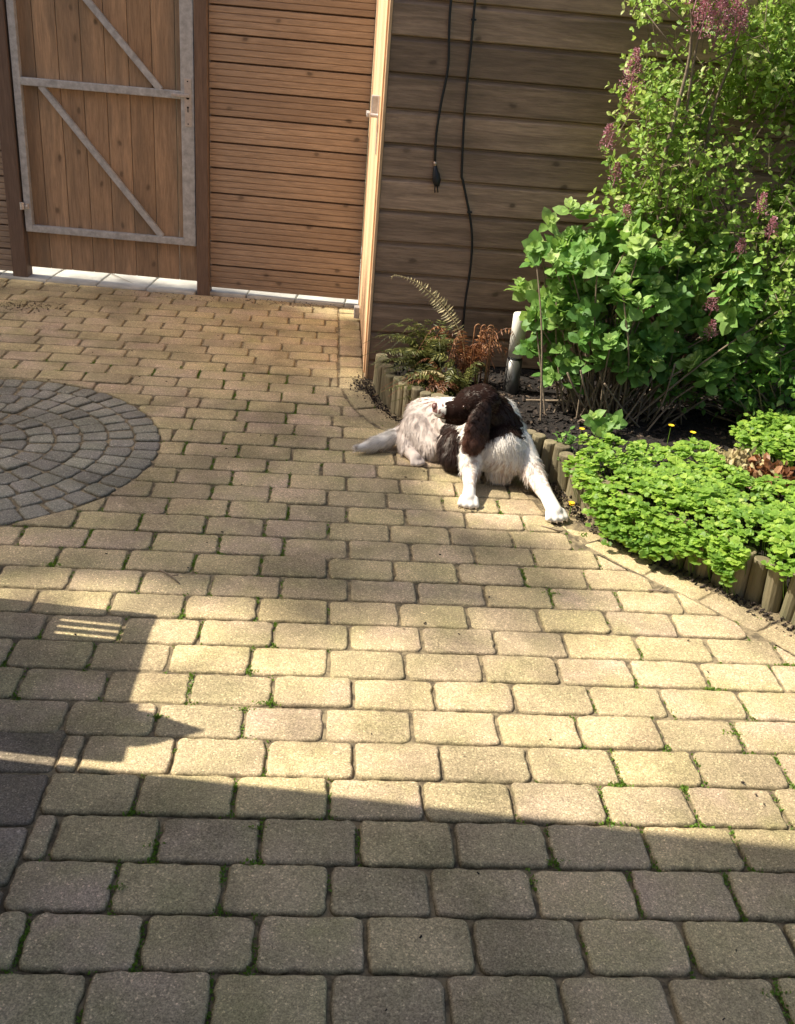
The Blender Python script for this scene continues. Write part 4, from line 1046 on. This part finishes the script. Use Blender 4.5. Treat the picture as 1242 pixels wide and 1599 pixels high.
# ears: flat hanging flaps with long wavy hair
def ear(pts, wid, thick, nrm):
    bones = []; pts = [np.array(p) for p in pts]; nrm = np.array(nrm, float); nrm /= np.linalg.norm(nrm); mb = MB(); out = []
    for k in range(len(pts)-1):
        for q in range(5):
            t = q/5; c = pts[k]*(1-t)+pts[k+1]*t; w = wid[k]*(1-t)+wid[k+1]*t; ax = pts[k+1]-pts[k]; ax /= np.linalg.norm(ax); sd_ = np.cross(ax, nrm)
            Mx = np.stack([sd_*w, nrm*thick, ax*w*.7]); mb.add(IV@Mx+c-DO, IF, (0, 0, 0))
    o = mb.build('tmp', None); r = o.modifiers.new('r', 'REMESH'); r.mode = 'VOXEL'; r.voxel_size = .004; s_ = o.modifiers.new('s', 'SMOOTH'); s_.iterations = 4
    dg = bpy.context.evaluated_depsgraph_get(); me = bpy.data.meshes.new_from_object(o.evaluated_get(dg)); bpy.data.objects.remove(o)
    V = np.empty(len(me.vertices)*3); me.vertices.foreach_get('co', V); V = V.reshape(-1, 3); Fc = [list(p.vertices) for p in me.polygons]
    VW = V+DO; z0, z1 = VW[:, 2].min(), VW[:, 2].max()
    ef = lambda P: np.clip((pts[2][0]-.018-P[:, 0])*22, 0, .5)[:, None]*RUST[None, :]
    f0_ = lambda P: (BROWN*1.0)[None, :]*(1-np.clip((1-(P[:, 2]-z0)/(z1-z0))*1.1-.50+.30*np.array([mnoise.noise(Vector(p*60)) for p in P]), 0, .8))[:, None]+RUST[None, :]*np.clip((1-(P[:, 2]-z0)/(z1-z0))*1.1-.50+.30*np.array([mnoise.noise(Vector(p*60)) for p in P]), 0, .8)[:, None]
    f = lambda P: f0_(P)+ef(P)
    e = new_mesh('ear', V, Fc, M_skin, dog, f(VW), smooth=True)
    P, Nn = tri_sample(V, Fc, 5500); P = P+DO; fl_ = np.tile(A(0, -.15, -1), (len(P), 1)); fl_[:, 0] += (P[:, 0]-pts[2][0])*6
    make_fur('ear_hair', P, Nn, fl_, np.where(P[:, 2] < z0+.35*(z1-z0), .036, .026), np.full(len(P), .80), f(P), .0024, e, wave=.9, segs=5)
ear([(.605, 3.392, .326), (.595, 3.378, .285), (.585, 3.368, .235), (.577, 3.362, .185), (.572, 3.362, .158)], [.024, .040, .046, .040, .028], .013, (0, -1, .1))
ear([(.620, 3.520, .335), (.625, 3.540, .290), (.63, 3.545, .24)], [.022, .032, .028], .011, (0, 1, .1))
# eye, nose
def blob(name, c, r, mat, parent=dog, sc=(1, 1, 1)):
    mb = MB(); mb.add(IV*r*np.array(sc)+np.array(c)-DO, IF); return mb.build(name, mat, parent, True)
M_eye = simple('dog_eye', (.03, .014, .008), .08); M_nose = simple('dog_nose', (.15, .07, .06), .35, 0, .2, 200, .001)
blob('eye', (.530, 3.389, .306), .0085, M_eye); blob('eye', (.532, 3.480, .322), .0085, M_eye)
blob('nose', (.424, 3.420, .292), .0165, M_nose, sc=(.7, 1.05, .85))
cw = MB()
for c, f_ in (((.553, 3.185), (-.15, -1)), ((.862, 3.105), (.25, -1))):
    f_ = np.array(f_)/np.linalg.norm(f_); s_ = np.array([-f_[1], f_[0]])
    for k in range(4):
        o_ = (k-1.5)*.0215; adv = .040-(.008 if k in (0, 3) else 0); b0 = np.append(np.array(c)+s_*o_+f_*adv, .010); b1 = b0+np.append(f_*.008, -.006)
        q_ = MB(); q_.tube(np.array([b0, (b0+b1)/2+(0, 0, .001), b1])-DO, [.0032, .0028, .001], 6); q_.build('claw', M_stem, dog, True)

# ================================================================ OUT OF FRAME: what casts the shadows
hs_ = empty('brick_house', (-3.4, -.6, 0)); tag(hs_, 'brick house corner left of the terrace, outside the photograph', 'house')
HX, HY = -1.42+3.4, 1.855+.6
mb = MB(); mb.box((-3.0, -4.0, -.03), (HX, HY, 5.2)); mb.build('wall', M_brick, hs_)
mb = MB(); mb.box((-3.0, -4.0, 5.2), (HX, HY, 5.4)); mb.build('roof', M_roof, hs_)
for (ya, yb2) in ((-1.2, -.2), (.6, 1.6)):
    mb = MB(); mb.box((HX+.002, ya, .9), (HX+.03, yb2, 2.1), bev=.01); wd = mb.build('window', M_white, hs_)
    mb = MB(); mb.box((HX+.031, ya+.07, .97), (HX+.034, yb2-.07, 2.03)); mb.build('pane', M_glass, wd)
# unseen chair, added and shaped to cast the notched shadow at lower left
ch = empty('shadow_chair', (-1.22, 2.22, 0)); tag(ch, 'unseen wooden chair with slatted back, added and shaped to cast the notched shadow', 'chair')
mb = MB()
mb.box((-.02, -.365, .0), (.02, -.15, .95), bev=.004)  # widened into a panel to fill out the shadow
mb.box((-.02, .20, .0), (.02, .25, .92), bev=.004)
mb.build('leg', M_chair, ch)
mb = MB(); zc = .06; 
for (a, b_) in ((-.30, .113), (.126, .144), (.157, .175), (.188, .20)): mb.box((-.012, a, .1), (.012, b_, .92))
mb.box((-.014, -.30, .55), (.014, .20, .61)) ; mb.box((-.014, -.30, .10), (.014, .20, .56)); mb.box((-.014, -.30, .86), (.014, .20, .92))
mb.build('backrest', M_chair, ch)
mb = MB(); mb.box((-.48, -.33, .38), (-.03, .23, .42), bev=.004); mb.build('seat', M_chair, ch)
for yy in (-.33, .19):
    mb = MB(); mb.box((-.48, yy, 0), (-.44, yy+.04, .38), bev=.003); mb.build('leg', M_chair, ch)
mb = MB(); mb.tube([(0, -.24, .93), (0, -.24, 1.0), (0, -.23, 1.08), (0, -.22, 1.17)], [.07, .065, .035, .004], 10); mb.build('shadow_knob', M_chair, ch, True)  # pointed piece added for the spike of the shadow
# tall tree to the left whose crown shades the rear of the terrace
TX = -13.0
TO = np.array([TX, 6.4, 0]); tr = empty('tall_tree', TO); tag(tr, 'tall leafy tree far to the left, outside the photograph', 'tree')
def tb(xg, yg, rx, ry, dens): return (np.array([TX, yg+.127*(xg-TX), 1.2014*(xg-TX)]), (.9, ry, rx*1.2), dens)
CB = [tb(-.85, 4.05, 1.00, .72, 1.6), tb(-1.1, 5.2, 1.15, .85, 3.0), tb(-2.4, 4.2, 1.3, 1.6, 1.5), tb(-1.4, 3.25, 1.0, .55, 1.7), tb(-.42, 3.75, .38, .45, 1.3),
      tb(-.40, 2.98, .65, .34, 1.0), tb(.40, 2.78, .50, .11, 1.0), tb(-.55, 2.62, .35, .07, .5), tb(.12, 3.15, .40, .16, 1.3), tb(.65, 2.55, .25, .05, .5), tb(-.1, 2.8, .2, .06, .8), tb(-.22, 5.15, .32, .60, 1.1), tb(-4.0, 4.6, 1.5, 2.0, .8), tb(-1.3, 2.75, .5, .2, .5)]
q = smooth_pts([(0, 0, -.1), (.1, 0, 4), (-.05, .1, 9), (0, .2, 14.5)], .6); mb = MB(); mb.tube(q, np.linspace(.32, .05, len(q)), 12)
for b_ in CB:
    for k in range(3):
        e = b_[0]+rng.normal(0, .3, 3)*np.array(b_[1]); h0 = TO+np.array([0, 0, e[2]-rng.uniform(1.5, 3)]); mb.tube(np.array([h0, (h0+e)/2+(0, 0, .2), e])-TO, [.06, .04, .015], 6)
mb.build('trunk', M_trunk, tr, True)
Pp = []
for b_ in CB:
    n_ = int(b_[2]*b_[1][1]*b_[1][2]*3.14*42)+6; c_ = sample_blobs(n_, [(b_[0], b_[1])], thr=-.6 if b_[2] >= 1.5 else -.2, fs=.9, seed=3); Pp.append(np.repeat(c_, 11, 0)+rng.normal(0, .10, (n_*11, 3)))
Pp = np.vstack(Pp); n = len(Pp); V, Fc, T = leaves(Pp-TO, rdir(n), rdir(n, .6), rng.uniform(.10, .19, n), T_OV, rng.random(n)); new_mesh('crown', V, Fc, M_tree, tr, T)
